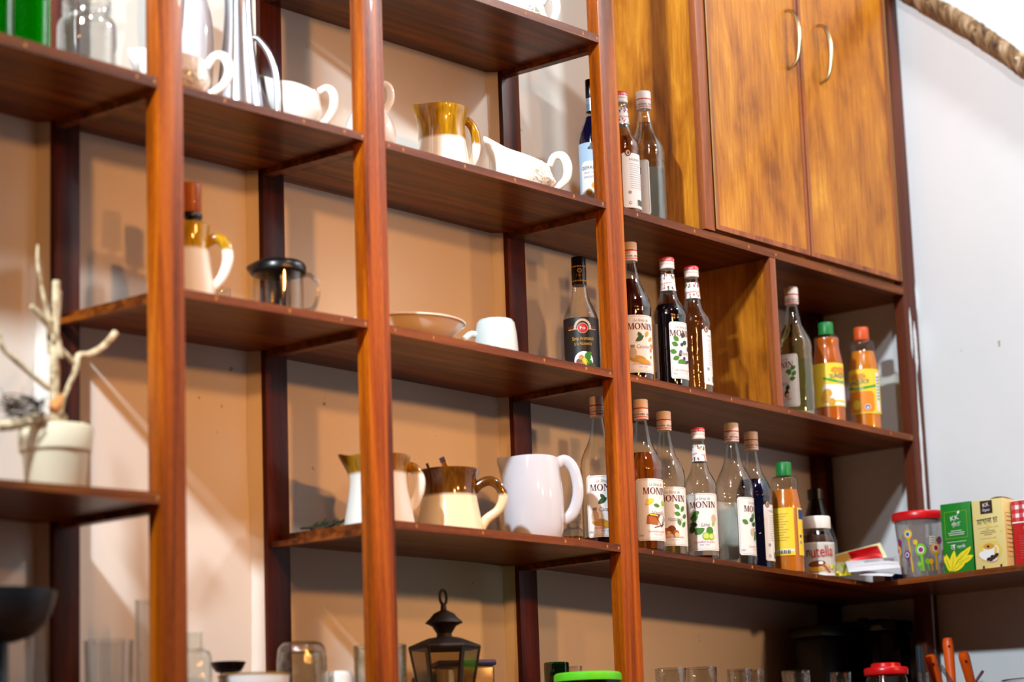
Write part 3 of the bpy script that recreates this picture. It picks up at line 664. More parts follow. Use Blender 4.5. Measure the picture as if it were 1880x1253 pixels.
# hazelnut-aroma syrup with the black label
def dark_label_bottle():
    X, Y, Z, H, R = .079, .150, zon(ZBf, .079), .3058, .0419
    r = thing('syrup_bottle', 'clear syrup bottle with black cap and black gold-lettered label, left of the post', 'bottle', (X, Y, Z), 0, 'syrup bottles on the shelves')
    P = [(.90, 0), (.985, .006), (1, .02), (1, .25), (1, .46), (.985, .50), (.90, .545), (.74, .60), (.58, .65), (.47, .70), (.42, .76), (.40, .80), (.40, .86)]
    obj('glass_body', lathe([(0, 0)] + [(a * R, z * H) for a, z in smoothprof(P, 3)], 48), GLASS_B, r)
    c = obj('cap', lathe([(0, .775 * H), (.41 * R, .775 * H), (.42 * R, .78 * H), (.415 * R, .994 * H), (.39 * R, H), (0, H)], 40), BLACK, r)
    d = Decal(on_cyl(.42 * R, D2R(-136), 0)); L = PI * .42 * R
    for z in (.80, .915): 
        for k in range(-9, 9): d.rect(k * L / 9, k * L / 9 + L / 13, z * H, z * H + .0032, GOLD, 0, 2)
    for k in (-1, 0, 1):
        d.ell(k * L * .66, .885 * H, .0055, .0055, OCHRE, 0); d.ell(k * L * .66, .885 * H, .0036, .0036, BLACKI, 1); d.text('Fo', k * L * .66, .88 * H, .004, OCHRE, 2, .004); d.text('1 fo 1', k * L * .66, .84 * H, .006, GOLD, 1, .016, .3)
    d.build('cap_print', c)
    d = Decal(on_cyl(R, D2R(-137), .018)); h = .44 * H; hw = .060
    d.rect(-hw, hw, 0, h, BLACKI, 0, 32)
    d.rect(-.036, .036, .80 * h, .84 * h, MAROON, 1, 20); d.rect(-.036, .036, .775 * h, .79 * h, GOLD, 1, 20)
    for k in range(13):
        a = PI * k / 12; d.ell(.020 * math.cos(a) * .9, .80 * h + .020 * math.sin(a), .0034, .0030, TAN, 2)
    d.ell(0, .80 * h, .0125, .0125, TAN, 3); d.ell(0, .80 * h, .0112, .0112, REDI, 4); d.text('Fo', 0, .775 * h, .0085, WHITEI, 5, .012, 0, .05)
    d.text('Sirop Aromatisé', 0, .585 * h, .0095, GOLD, 2, .052); d.text('à la Noisette', 0, .495 * h, .0085, GOLD, 2, .042)
    d.ell(0, .22 * h, .0225, .0225, WHITEI, 2)
    for x, y, rr, m in ((-.010, .20, .008, BROWNI), (-.004, .15, .007, NUT), (.004, .22, .008, YEL), (.012, .18, .008, GREENI), (-.006, .28, .006, OCHRE), (.010, .28, .007, GREENI)): d.ell(x, y * h, rr, rr, m, 3)
    d.leaf(.002, .27 * h, .018, .010, .7, GREENI, 4); d.leaf(.010, .14 * h, .016, .008, 0, DGREEN, 4)
    d.text('100% · Aroma', .052, .10 * h, .0045, GOLD, 2, .040, 0, PI / 2)
    d.build('label', r)
dark_label_bottle()
def blue_label_bottle():
    X, Y, Z, H, R = .078, .090, zon(ZA, .078), .3322, .0351
    r = thing('syrup_bottle', 'dark blue syrup bottle with pale blue orange-fruit label, half behind the post', 'bottle', (X, Y, Z), 0, 'syrup bottles on the shelves')
    P = [(.90, 0), (.985, .006), (1, .02), (1, .25), (1, .50), (.985, .545), (.90, .59), (.74, .64), (.56, .69), (.44, .74), (.38, .80), (.36, .88), (.36, .93)]
    obj('glass_body', lathe([(0, 0)] + [(a * R, z * H) for a, z in smoothprof(P, 3)], 48), GLASS_B, r)
    obj('syrup', lathe(fill(smoothprof(P, 3), H, R, .72), 48), NAVYL, r)
    obj('cap', lathe([(0, .86 * H), (.37 * R, .86 * H), (.385 * R, .865 * H), (.385 * R, .996 * H), (.36 * R, H), (0, H)], 40), BLACK, r)
    obj('neck_sleeve', lathe([(.39 * R, .76 * H), (.375 * R, .80 * H), (.375 * R, .858 * H)], 40), mat('grey_foil', (150, 160, 176), .35, .4), r)
    PB = mat('pale_blue_paper', (176, 204, 232), .5)
    d = Decal(on_cyl(R, D2R(-146), .016)); h = .46 * H; hw = .046
    d.rect(-hw, hw, 0, h, PB, 0, 28)
    d.quad([(-.032, .18 * h), (.030, .12 * h), (.030, .60 * h), (-.032, .80 * h)], PAPER, 1) if False else d.rect(-.032, .030, .16 * h, .70 * h, PAPER, 1, 18, .012)
    for x, y, a in ((-.012, .90, .3), (-.004, .92, 1.2), (.004, .88, 2.4), (.010, .86, .6), (.0, .84, -.5)): d.leaf(x, y * h, .011, .006, a, BLACKI, 2)
    d.text('GIFFARD', -.008, .565 * h, .0085, BLACKI, 3, .044); d.text('SIROP · SYRUP', -.006, .50 * h, .004, GREY, 3, .034); d.text('CURAÇAO BLEU', -.006, .43 * h, .005, GREY, 3, .036)
    for x, y, rr, m in ((-.012, .20, .0085, ORANGEI), (.003, .30, .0095, YEL)): d.ell(x, y * h, rr, rr, m, 3); d.ell(x, y * h, rr * .75, rr * .75, ORANGEI if m is YEL else GOLD, 4)
    d.leaf(-.002, .16 * h, .014, .007, .5, DGREEN, 4); d.leaf(.006, .14 * h, .010, .006, -.6, GREENI, 4)
    d.text('1L', -.022, .05 * h, .007, NAVYI, 3, .007)
    d.build('label', r)
blue_label_bottle()

# ------------------------------------------------------------------ juice concentrate bottles
SQ = [(.90, 0), (.985, .008), (1, .03), (1, .15), (1, .40), (1, .57), (.97, .63), (.90, .69), (.835, .745), (.83, .78), (.845, .82), (.83, .845), (.74, .868), (.52, .878), (.46, .885), (.46, .90)]
JUICE1 = mat('deep_orange_juice', (196, 96, 22), .25); JUICE2 = mat('bright_orange_juice', (226, 132, 26), .25); JUICE3 = mat('amber_juice', (206, 118, 30), .25)
GLASS_J = glass('juice_bottle_plastic', (.97, .95, .90), (.5, .44, .3), 1.0, .06)
def juice(label, X, Y, Z, H, R, liq, lvl, capm, ang, mode):
    r = thing('juice_bottle', label, 'bottle', (X, Y, Z), 0, 'juice concentrate bottles')
    pr = smoothprof(SQ, 3)
    obj('bottle_body', lathe([(0, 0)] + [(a * R, z * H) for a, z in pr], 48), GLASS_J, r)
    obj('juice', lathe(fill(pr, H, R, lvl, .0012), 48), liq, r)
    obj('cap', lathe([(0, .878 * H), (.50 * R, .878 * H), (.51 * R, .885 * H), (.50 * R, .992 * H), (.47 * R, H), (0, H)], 32), capm, r)
    z0 = .155 * H; h = .425 * H; L = PI * R
    d = Decal(on_cyl(R, D2R(ang), z0))
    BLUE = mat('logo_blue', (20, 50, 130), .5); LG = mat('banner_green', (40, 160, 60), .5)
    if mode == 'back':
        d.rect(-.050, .006, 0, h, YEL, 0, 16); d.rect(-.046, .004, .01, .13 * h, PAPER, 1, 10)
        for k in range(7): d.rect(-.036 + k * .0045, -.034 + k * .0045 + .001 * (k % 2), .03 * h, .11 * h, NAVYI, 2, 1)
        for k in range(11): d.rect(-.044, -.008 - .006 * (k % 3), (.86 - .055 * k) * h, (.875 - .055 * k) * h, OCHRE, 1, 8)
        d.rect(.017, .060, 0, h, YEL, 0, 14); d.rect(.021, .056, .76 * h, .96 * h, BLUE, 1, 8)
        d.ell(.026, .40 * h, .004, .004, BLUE, 1); d.rect(.022, .030, .24 * h, .30 * h, GREY, 1, 3)
        for k in range(6): d.rect(.036, .056, (.66 - .06 * k) * h, (.675 - .06 * k) * h, OCHRE, 1, 5)
    else:
        d.rect(-L, L, 0, h, YEL, 0, 64)
        low = WHITEI if mode == 'white' else ORANGEI
        d.rect(-.052, .042, .03 * h, .50 * h, low, 1, 26, .010)
        for x in (-.010, .004, .016):
            for k in range(8): d.leaf(x - .006, .80 * h, .011, .004, PI * (k + .5) / 8, ORANGEI, 1)
            d.ell(x - .006, .80 * h, .006, .006, GOLD, 2)
        d.text('SUNQUICK', 0, .66 * h, .0115, BLUE, 3, .062, .1, .08)
        n = 16
        for k in range(n):
            u0 = -.048 + .096 * k / n; u1 = u0 + .096 / n; g = lambda u: (.545 + 26 * u * u * (1.4 if mode == 'white' else 1.0)) * h
            d.quad([(u0, g(u0)), (u1, g(u1)), (u1, g(u1) + .006), (u0, g(u0) + .006)], LG, 2)
        d.text('ORANGE' if mode != 'white' else 'TROPICAL', .0, .555 * h, .0044, WHITEI, 4, .028)
        if mode == 'white':
            d.rect(-.02, .036, .10 * h, .14 * h, YEL, 2, 10)
            for x, y, q in ((-.040, .30, .012), (-.046, .18, .012), (-.030, .10, .010)): d.ell(x, y * h, q, q, GOLD, 2)
        else:
            d.ell(-.006, .19 * h, .015, .017, GOLD, 2); d.ell(-.008, .20 * h, .011, .013, YEL, 3); d.ell(.022, .14 * h, .0075, .0075, WHITEI, 3); d.ell(.022, .14 * h, .006, .006, BLUE, 4); d.ell(.022, .13 * h, .003, .003, WHITEI, 5)
            d.rect(.050, .064, .05 * h, .92 * h, PAPER, 1, 6)
            for k in range(8): d.rect(.052, .062, (.80 - .07 * k) * h, (.83 - .07 * k) * h, BLUE if k < 2 else LG, 2, 3)
    d.build('label', r)
GCAP = mat('green_cap', (14, 122, 52), .4); OCAP = mat('orange_cap', (214, 84, 24), .4)
juice('full orange juice concentrate bottle with green cap and white label panel, middle shelf', 1.007, .060, zon(ZBf, 1.007), .2703, .0392, JUICE1, .84, GCAP, -97, 'white')
juice('orange juice concentrate bottle with orange cap, at the right end of the middle shelf', 1.181, .060, zon(ZBf, 1.181), .2830, .0400, JUICE2, .76, OCAP, -172, 'orange')
juice('green-capped juice concentrate bottle showing its back label on the lower shelf', .765, .056, zon(ZD, .765), .2824, .0390, JUICE3, .75, GCAP, -128, 'back')
# dark bottle behind the hazelnut spread
r = thing('sauce_bottle', 'dark narrow-necked sauce bottle behind the white-lidded spread jar', 'bottle', (1.127, .200, zon(ZD, 1.127)))
P = [(.9, 0), (.97, .006), (1, .02), (1, .07), (1, .42), (.97, .50), (.80, .62), (.58, .76), (.42, .86), (.36, .91), (.36, .94)]
obj('bottle_body', lathe([(0, 0)] + [(a * .0507, z * .2708) for a, z in smoothprof(P, 3)], 40), mat('dark_brown_glass', (20, 12, 8), .08, coat=.4), r)
obj('cap', lathe([(0, .90 * .2708), (.0215, .90 * .2708), (.0215, .998 * .2708), (0, .2708)], 28), BLACK, r)
d = Decal(on_cyl(.0507, D2R(-110), .02)); d.rect(-.03, .05, 0, .07, mat('sauce_label', (150, 60, 20), .5), 0, 16); d.ell(.02, .04, .014, .016, ORANGEI, 1); d.build('label', r)
# hazelnut spread jar
r = thing('spread_jar', 'glass jar of chocolate hazelnut spread with white lid and red lettering', 'jar', (.910, .062, zon(ZD, .91)), D2R(-48))
sc_ = lambda bm, y=.80: (bmesh.ops.scale(bm, vec=(1, y, 1), verts=bm.verts), bm)[1]
NR, NH = .0445, .1597
P = [(.84, 0), (.92, .01), (.96, .05), (1.0, .30), (1.02, .50), (1.0, .56), (.92, .65), (.80, .74), (.74, .78), (.74, .83)]
obj('jar_body', sc_(lathe([(0, 0)] + [(a * NR, z * NH) for a, z in smoothprof(P, 3)], 48)), GLASS_B, r)
obj('spread', sc_(lathe(fill(smoothprof(P, 3), NH, NR, .70, .0016), 48)), mat('chocolate_spread', (64, 30, 16), .35), r)
obj('lid', sc_(lathe([(0, .80 * NH), (.80 * NR, .80 * NH), (.81 * NR, .81 * NH), (.81 * NR, .985 * NH), (.78 * NR, NH), (0, NH)], 40), .86), mat('white_lid', (238, 236, 232), .35), r)
def oval(u, w, l):
    rr = radius_at(P, (w + .006) / NH) * NR + .0006 * (l + 1); a = D2R(-90) + u / NR
    return (rr * math.cos(a), rr * .8 * math.sin(a) - .0002 * l, .006 + w)
d = Decal(oval); d.rect(-.052, .052, 0, .085, PAPER, 0, 30)
d.text('n', -.0305, .050, .026, BLACKI, 2, .010, 0, .05); d.text('utella', .0065, .048, .030, REDI, 2, .058, 0, .06)
d.ell(-.008, .022, .030, .012, NUTL, 1, .1); d.ell(-.010, .030, .022, .008, BROWNI, 2, .1); d.ell(-.014, .016, .018, .006, GOLD, 2); d.quad([(-.004, .034), (.002, .036), (.026, .010), (.022, .006)], NUT, 3); d.ell(.0, .032, .006, .004, WHITEI, 3); d.ell(.030, .022, .006, .006, YEL, 2); d.leaf(.034, .018, .010, .006, .8, LIMEI, 3)
d.build('label', r)

# ------------------------------------------------------------------ crockery
def sst(t): t = max(0, min(1, t)); return t * t * (3 - 2 * t)
def potbody(outer, t, zin, spout=None, slope=None, sy=1.0, seg=56):
    """thrown pot; spout = (length, half-angle, start height, lift) pulled out on the -X side, slope = rim drop on the +X side"""
    H = outer[-1][1]
    bm = lathe(cupprof(smoothprof(outer, 5), t, zin), seg)
    for v in bm.verts:
        rr = math.hypot(v.co.x, v.co.y)
        if rr < 1e-5: continue
        ph = math.atan2(v.co.y, -v.co.x)            # 0 on the spout side
        if slope: v.co.z -= slope[0] * sst(v.co.z / H) * (0.5 - 0.5 * math.cos(ph)) ** slope[1]
        if spout:
            L, ha, z0, lift = spout
            k = math.exp(-(ph / ha) ** 2) * sst((v.co.z - z0) / (H - z0)) if v.co.z > z0 else 0
            if k > 1e-4:
                v.co.x *= 1 + L * k / rr; v.co.y *= (1 + L * k / rr) * (1 - .35 * k); v.co.z += lift * k
    if sy != 1: bmesh.ops.scale(bm, vec=(1, sy, 1), verts=bm.verts)
    return bm
def jug(name, label, cat, X, Y, Z, rz, outer, t, zin, m, spout, handle, hr, group=None, slope=None, sy=1.0, hm=None, flat=1.5):
    r = thing(name, label, cat, (X, Y, Z), D2R(rz), group)
    obj('body', potbody(outer, t, zin, spout, slope, sy), m, r)
    obj('handle', tube([(x, 0, z) for x, z in handle], hr, 12, flat=flat), hm or m, r)
    return r
G1 = 'stoneware jugs with a brown glazed top'; G2 = 'white cream jugs on the upper shelves'
# cream jugs with a pouring lip
lip = (.030, .62, .045, .010)
jug('cream_jug', 'white flower-printed cream jug on the upper shelf, cut in two by a near post', 'jug', -1.262, .095, zon(ZA, -1.262), -50,
    [(.040, 0), (.044, .006), (.060, .025), (.068, .050), (.066, .075), (.062, .100)], .003, .006, flowered('flower_print_near', (.042, -.045, .028), .04), (.034, .6, .03, .012),
    [(.060, .070), (.078, .092), (.098, .088), (.106, .060), (.092, .030), (.060, .010)], [.006, .006, .0065, .0065, .006, .005], G2, (.022, 1.2), .8)
jug('cream_jug', 'plain white cream jug on the upper shelf beside the steel jug', 'jug', -.925, .090, zon(ZA, -.925), -50,
    [(.028, 0), (.031, .005), (.043, .025), (.051, .055), (.049, .080), (.046, .106)], .003, .006, WHITE, (.036, .42, .035, .020),
    [(.044, .086), (.062, .094), (.075, .080), (.074, .050), (.058, .022), (.036, .010)], [.005, .0055, .006, .006, .0055, .005], G2, (.026, 1.3), .85)
jug('cream_jug', 'white cream jug with faded flowers on the upper shelf, left of the bottles', 'jug', -.170, .100, zon(ZA, -.17), -50,
    [(.038, 0), (.042, .006), (.060, .026), (.070, .052), (.066, .082), (.058, .118)], .003, .006, flowered('flower_print_right', (.045, -.042, .035), .045), (.036, .50, .045, .030),
    [(.056, .072), (.068, .094), (.088, .094), (.098, .070), (.092, .038), (.062, .012)], [.006, .007, .0085, .0085, .0075, .006], G2, (.050, .8), .8, flat=1.3)
jug('cream_jug', 'white flowered cream jug standing on the topmost shelf', 'jug', -.142, .120, zon(ZTf, -.142), -50,
    [(.036, 0), (.040, .006), (.056, .028), (.064, .055), (.062, .085), (.056, .120)], .003, .006, flowered('flower_print_top', (.030, -.048, .026), .045), (.028, .62, .06, .012),
    [(.052, .070), (.064, .090), (.080, .088), (.086, .062), (.078, .032), (.054, .010)], [.006, .007, .008, .008, .007, .006], G2, (.05, .9), .8, flat=1.3)
jug('pitcher', 'small white pear-shaped pitcher mostly hidden behind the second post, upper shelf', 'jug', -.690, .105, zon(ZA, -.69), -50,
    [(.034, 0), (.040, .006), (.054, .03), (.056, .055), (.046, .085), (.030, .112), (.023, .135), (.026, .158)], .003, .006, WHITE, (.012, .5, .12, .006),
    [(.022, .150), (.034, .160), (.046, .148), (.046, .122), (.032, .098)], .0055, None, None, 1)
jug('pitcher', 'tall white pitcher with round belly behind the flowered cream jug, upper shelf', 'jug', -1.112, .225, zon(ZA, -1.11), -146,
    [(.036, 0), (.040, .006), (.046, .05), (.055, .12), (.058, .19), (.052, .25), (.040, .30), (.044, .34)], .003, .006, COOLW, (.014, .5, .28, .006),
    [(.040, .31), (.068, .31), (.078, .27), (.072, .22), (.055, .185)], .006, None, None, 1, mat('celadon_handle', (196, 210, 200), .15, coat=.5))
# steel jug
r = thing('steel_jug', 'shiny steel jug with a looping handle on the upper shelf', 'jug', (-1.035, .150, zon(ZA, -1.03)), D2R(-50))
obj('body', potbody([(.050, 0), (.053, .004), (.052, .02), (.048, .06), (.041, .12), (.034, .18), (.030, .24), (.030, .29), (.036, .35)], .002, .004, (.014, .5, .30, .006)), STEEL, r)
obj('handle', tube([(.030, 0, .195), (.042, 0, .190), (.060, 0, .165), (.074, 0, .125), (.079, 0, .075), (.079, 0, .020), (.077, 0, .003)], [.008, .008, .0085, .0085, .0085, .008, .008], 12, flat=.8), STEEL, r)

def stone(label, X, Y, Z, rz, sc, shape, zsp, top, bot, hand, hr, sp):
    outer = [(a * sc[0], b_ * sc[1]) for a, b_ in shape]
    m = glaze('dip_glaze_%d' % len(MC), top, bot, zsp)
    return jug('stoneware_jug', label, 'jug', X, Y, Z, rz, outer, .005, .010, m, sp, hand, hr, G1, None, 1, None, 1.25)
SHP = [(.97, 0), (1.0, .02), (.97, .12), (.90, .32), (.83, .54), (.80, .70), (.82, .84), (.88, .95), (.90, 1.0)]
OCH = (182, 132, 22)
stone('white stoneware jug with mustard glazed top on the upper shelf, right of the second post', -.402, .150, zon(ZA, -.4), -24, (.066, .172),
      SHP, .098, OCH, (240, 238, 228), [(.050, .150), (.068, .150), (.084, .122), (.082, .075), (.060, .035)], [.008, .0085, .009, .0085, .008], (.012, .35, .11, .004))
stone('tall white stoneware jug with mustard top on the middle shelf behind the first post', -1.222, .110, zon(ZBf, -1.22), -50, (.055, .158),
      [(.97, 0), (1.0, .02), (.96, .2), (.88, .45), (.81, .68), (.78, .8), (.80, .93), (.82, 1)], .106, (196, 150, 24), (240, 240, 232),
      [(.040, .122), (.056, .132), (.074, .120), (.080, .088), (.068, .052), (.044, .026)], [.008, .0085, .009, .009, .008, .0075], (.010, .35, .11, .003))
stone('white stoneware jug with mustard rim on the lower shelf, split by the second post', -.672, .120, zon(ZD, -.67), -50, (.076, .150),
      SHP, .114, (168, 118, 24), (238, 238, 232), [(.060, .128), (.074, .126), (.086, .104), (.085, .078), (.072, .048), (.064, .040)], [.009, .009, .0095, .009, .008, .0075], (.016, .35, .10, .010))
stone('cream stoneware jug with dark brown glazed top and spoon on the lower shelf', -.450, .118, zon(ZD, -.45), -52, (.074, .140),
      SHP, .083, (104, 62, 14), (232, 220, 182), [(.054, .094), (.066, .108), (.088, .116), (.108, .104), (.117, .080), (.106, .052), (.082, .034), (.072, .022), (.068, .008)], [.009, .0085, .0085, .0085, .0085, .008, .0085, .009, .006], (.014, .4, .09, .004))
# things standing in the brown-topped jug
r = thing('teaspoon', 'dark teaspoon handle sticking out of the brown-topped jug', 'spoon', (-.450, .118, zon(ZD, -.45) + 0.0100))
obj('handle', tube([(.020, -.010, .004), (-.012, .012, .07), (-.034, .032, .148)], [.003, .0025, .004], 8, flat=.5), mat('tarnished_steel', (90, 80, 72), .35, .9), r)
obj('bowl', (lambda bm: (bmesh.ops.scale(bm, vec=(1, .7, .35), verts=bm.verts), bmesh.ops.translate(bm, vec=(.024, -.012, .006), verts=bm.verts), bm)[2])(lathe([(0, -.016), (.010, -.012), (.0145, 0), (.010, .012), (0, .016)], 16)), mat('tarnished_steel'), r)
r = thing('sachet', 'blue and orange foil sachet poking out of the brown-topped jug', 'sachet', (-.425, .110, zon(ZD, -.45) + 0.0100))
def sachet(bm, ln, wd, fat, n=10, mcut=None):
    rows = []
    for i in range(n + 1):
        t = i / n; th = fat * (math.sin(PI * t) ** .6) + .0006; row = []
        for j in range(7):
            s = j / 6; z = th * (math.sin(PI * s) ** .7)
            row.append((t * ln, (s - .5) * wd, z + random.uniform(-.0012, .0012) * math.sin(PI * s)))
        rows.append(row)
    up = [[bm.verts.new(p) for p in row] for row in rows]; dn = [[bm.verts.new((p[0], p[1], -p[2] * .6 - .0004)) for p in row] for row in rows]
    for i in range(n):
        for j in range(6):
            f = bm.faces.new((up[i][j], up[i + 1][j], up[i + 1][j + 1], up[i][j + 1])); g = bm.faces.new((dn[i][j + 1], dn[i + 1][j + 1], dn[i + 1][j], dn[i][j]))
            if mcut:
                k = mcut((i + .5) / n, (j + .5) / 6); f.material_index = k; g.material_index = k
        for j in (0, 6): 
            f = bm.faces.new((up[i][j], dn[i][j], dn[i + 1][j], up[i + 1][j]))
            if mcut: f.material_index = mcut((i + .5) / n, j / 6)
    for i in (0, n):
        for j in range(6): bm.faces.new((up[i][j], up[i][j + 1], dn[i][j + 1], dn[i][j]))
    return bm
sb = sachet(bmesh.new(), .17, .034, .006, 14, lambda a, c: 0 if a > .93 or .72 < a < .82 else (1 if a > .60 else 2))
bmesh.ops.rotate(sb, cent=(0, 0, 0), matrix=Matrix.Rotation(D2R(-68), 3, 'Y') , verts=sb.verts); bmesh.ops.rotate(sb, cent=(0, 0, 0), matrix=Matrix.Rotation(D2R(150), 3, 'Z'), verts=sb.verts)
bmesh.ops.translate(sb, vec=(.022, -.012, .004), verts=sb.verts)
obj('wrapper', sb, [mat('foil_blue', (18, 60, 170), .25, .3), mat('foil_orange', (222, 150, 44), .3, .3), mat('foil_clear', (190, 140, 110), .25)], r, 60)
# white porcelain pitcher
jug('pitcher', 'glossy white porcelain pitcher with big handle on the lower shelf', 'jug', -.178, .105, zon(ZD, -.178), -50,
    [(.054, 0), (.060, .005), (.066, .03), (.0685, .07), (.068, .11), (.064, .15), (.060, .18), (.058, .190)], .005, .008, COOLW, (.020, .34, .12, .004),
    [(.056, .176), (.074, .184), (.092, .166), (.101, .128), (.098, .090), (.084, .060), (.064, .048)], [.009, .0085, .008, .008, .0085, .009, .009], None, None, 1, None, 1.5)
# upside-down mug
r = thing('mug', 'pale blue mug turned upside down on the middle shelf beside the dish', 'mug', (-.313, .085, zon(ZBf, -.31)), D2R(146))
mb = lathe([(.0475, 0), (.0495, .002), (.0490, .02), (.0465, .055), (.0430, .078), (.038, .0855), (.034, .087), (.032, .0855), (0, .0855), ], 48)
lathe([(.0475, 0), (.0460, .002), (.0440, .05), (.040, .078), (0, .080)], 48, mb)
obj('body', mb, PALEBLUE, r); obj('handle', tube([(.044, 0, .052), (.058, 0, .053), (.074, 0, .038), (.078, 0, .020), (.070, 0, .012), (.047, 0, .020)], [.006, .006, .0065, .0065, .006, .006], 12, flat=1.3), PALEBLUE, r)
# wide dish
r = thing('serving_dish', 'wide cream-coloured shallow dish on the middle shelf, half behind the post', 'dish', (-.532, .172, zon(ZBf, -.53)))
obj('dish_body', lathe(cupprof(smoothprof([(.062, 0), (.070, .003), (.090, .012), (.114, .028), (.130, .044), (.137, .051), (.142, .053), (.143, .056)], 4), .005, .005), 72), mat('ivory_glaze', (244, 238, 226), .18, coat=.4), r)
# wooden-topped tamper standing in the jug
r = thing('coffee_tamper', 'wooden-handled tamper with black disc standing in the mustard-topped jug', 'tamper', (-1.207, .118, zon(ZBf, -1.22) + 0.0105))
obj('stem', lathe([(0, 0), (.004, 0), (.0045, .15), (.009, .164), (0, .164)], 16), BLACK, r)
obj('disc', lathe([(0, .162), (.0235, .164), (.0255, .168), (.0255, .174), (.023, .177), (0, .177)], 36), BLACK, r)
obj('wooden_top', lathe([(0, .1765), (.0215, .1765), (.0235, .182), (.0245, .228), (.023, .236), (.019, .239), (0, .239)], 36), wood('tamper_wood', (120, 56, 18), (160, 84, 30), (186, 108, 44), 'Z', .4, .1), r)
# glass teapot
r = thing('glass_teapot', 'small glass teapot with a black lid on the middle shelf', 'teapot', (-.985, .095, zon(ZBf, -.985)), D2R(-50))
obj('glass_body', lathe([(0, 0), (.046, 0), (.0505, .004), (.0515, .04), (.0505, .088), (.0505, .094)], 48), GLASS, r)
obj('infuser', lathe([(0, .012), (.024, .012), (.025, .016), (.026, .088)], 36), glass('infuser_mesh', (.55, .52, .50), (.2, .2, .2), 1.4, .15), r)
lb = potbody([(.050, .088), (.056, .089), (.058, .094), (.057, .104), (.053, .110), (.050, .112)], .004, .100, (.010, .35, .089, -.002))
obj('lid', lb, BLACK, r); obj('lid_disc', lathe([(0, .094), (.049, .094), (.050, .098), (.048, .104), (0, .104)], 40), BLACK, r)
obj('handle', tube([(.050, 0, .084), (.064, 0, .086), (.078, 0, .070), (.080, 0, .042), (.070, 0, .016), (.050, 0, .012)], .0052, 12, flat=.9), glass('handle_glass', (.80, .80, .78), (.35, .33, .30), 2.2, .03), r)
r = thing('shot_glass', 'tiny clear glass between the mustard-topped jug and the glass teapot', 'glass', (-.990, .250, zon(ZBf, -.99)))
obj('glass_body', lathe(cupprof([(.012, 0), (.0135, .002), (.015, .085)], .0018, .008), 28), GLASS, r)
# tiny stoppered jar on the lower shelf
r = thing('stoppered_jar', 'tiny stoppered glass jar of amber liquid behind the white pitcher handle', 'jar', (.088, .205, zon(ZD, .088)))
obj('jar_body', lathe([(0, 0), (.024, 0), (.026, .004), (.026, .055), (.022, .063), (.015, .068), (.015, .078), (.020, .080)], 32), GLASS_B, r)
obj('contents', lathe([(0, .004), (.0235, .004), (.0240, .046), (0, .046)], 32), liquid('amber_oil', (200, 140, 50)), r)
obj('stopper', lathe([(0, .066), (.0125, .066), (.0125, .082), (.019, .086), (.019, .098), (.010, .106), (0, .107)], 28), GLASS_B, r)
# dry sprigs
for k, (x, y, a, t_) in enumerate(((-.835, .215, -22, .30), (-.815, .205, -34, .34), (-.795, .200, -46, .42))):
    r = thing('dry_sprig', ('dark dry sprig lying at the open end of the lower shelf, nearest the rear post', 'middle one of the three dark dry sprigs at the open shelf end', 'dark dry sprig at the open shelf end, sticking up highest of three')[k], 'sprig', (x, y, zon(ZD, -.79) + 0.0031), D2R(a), 'dry sprigs on the lower shelf')
    r.location.x = x + .05; tb = tube([(-.02, 0, 0), (.01, 0, .004), (.035, 0, .022 * t_ * 2), (.05, 0, .05 * t_)], [.003, .0034, .003, .0012], 7)
    obj('stalk', tb, mat('dark_green_stalk', (46, 50, 30), .7), r)
    for q in range(5): obj('leaflet', tube([(.0 + .009 * q, 0, .003 + .003 * q), (.006 + .009 * q, .008 * (-1) ** q, .009 + .004 * q)], [.0018, .0006], 5, smooth=False), mat('dark_green_stalk'), r)

# ------------------------------------------------------------------ near end of the upper shelf: bottles and jar
GREENG = glass('green_bottle_glass', (.02, .62, .06), (.0, .10, .01), 1.2, .03)
for k, (x, y, R) in enumerate(((-1.722, .095, .043), (-1.612, .125, .043))):
    r = thing('wine_bottle', ('green glass wine bottle cut off by the left edge, upper shelf', 'bright green glass wine bottle beside the clear storage jar')[k], 'bottle', (x, y, zon(ZA, x)), 0, 'green wine bottles')
    P = [(.88, 0), (.97, .006), (1, .02), (1, .08), (1, .30), (1, .60), (.92, .66), (.60, .74), (.38, .82), (.34, .90), (.34, .985), (.36, .99), (.34, 1.0)]
    obj('glass_body', lathe([(0, .03), (.6 * R, .012)] + [(a * R, z * .30) for a, z in smoothprof(P, 3)], 48), GREENG, r)
    obj('inner_wall', lathe([(0, .034), (.6 * R, .016)] + [(a * R - .004, z * .30) for a, z in smoothprof(P[1:], 3)], 48), GREENG, r)
r = thing('storage_jar', 'clear wide-mouthed glass storage jar on the upper shelf, left of the first post', 'jar', (-1.487, .100, zon(ZA, -1.487)))
JP = smoothprof([(.050, 0), (.055, .004), (.057, .02), (.057, .09), (.055, .108), (.047, .119), (.045, .124), (.045, .142), (.047, .146), (.047, .152)], 3)
obj('jar_body', lathe(cupprof(JP, .003, .008), 56), glass('jar_glass', (.985, .99, .985), (.30, .34, .32), 1.9, .015, .1), r)
obj('thread_ring', lathe([(.0455, .128), (.0475, .130), (.0455, .133), (.0475, .137), (.0455, .139)], 56), glass('jar_glass'), r)

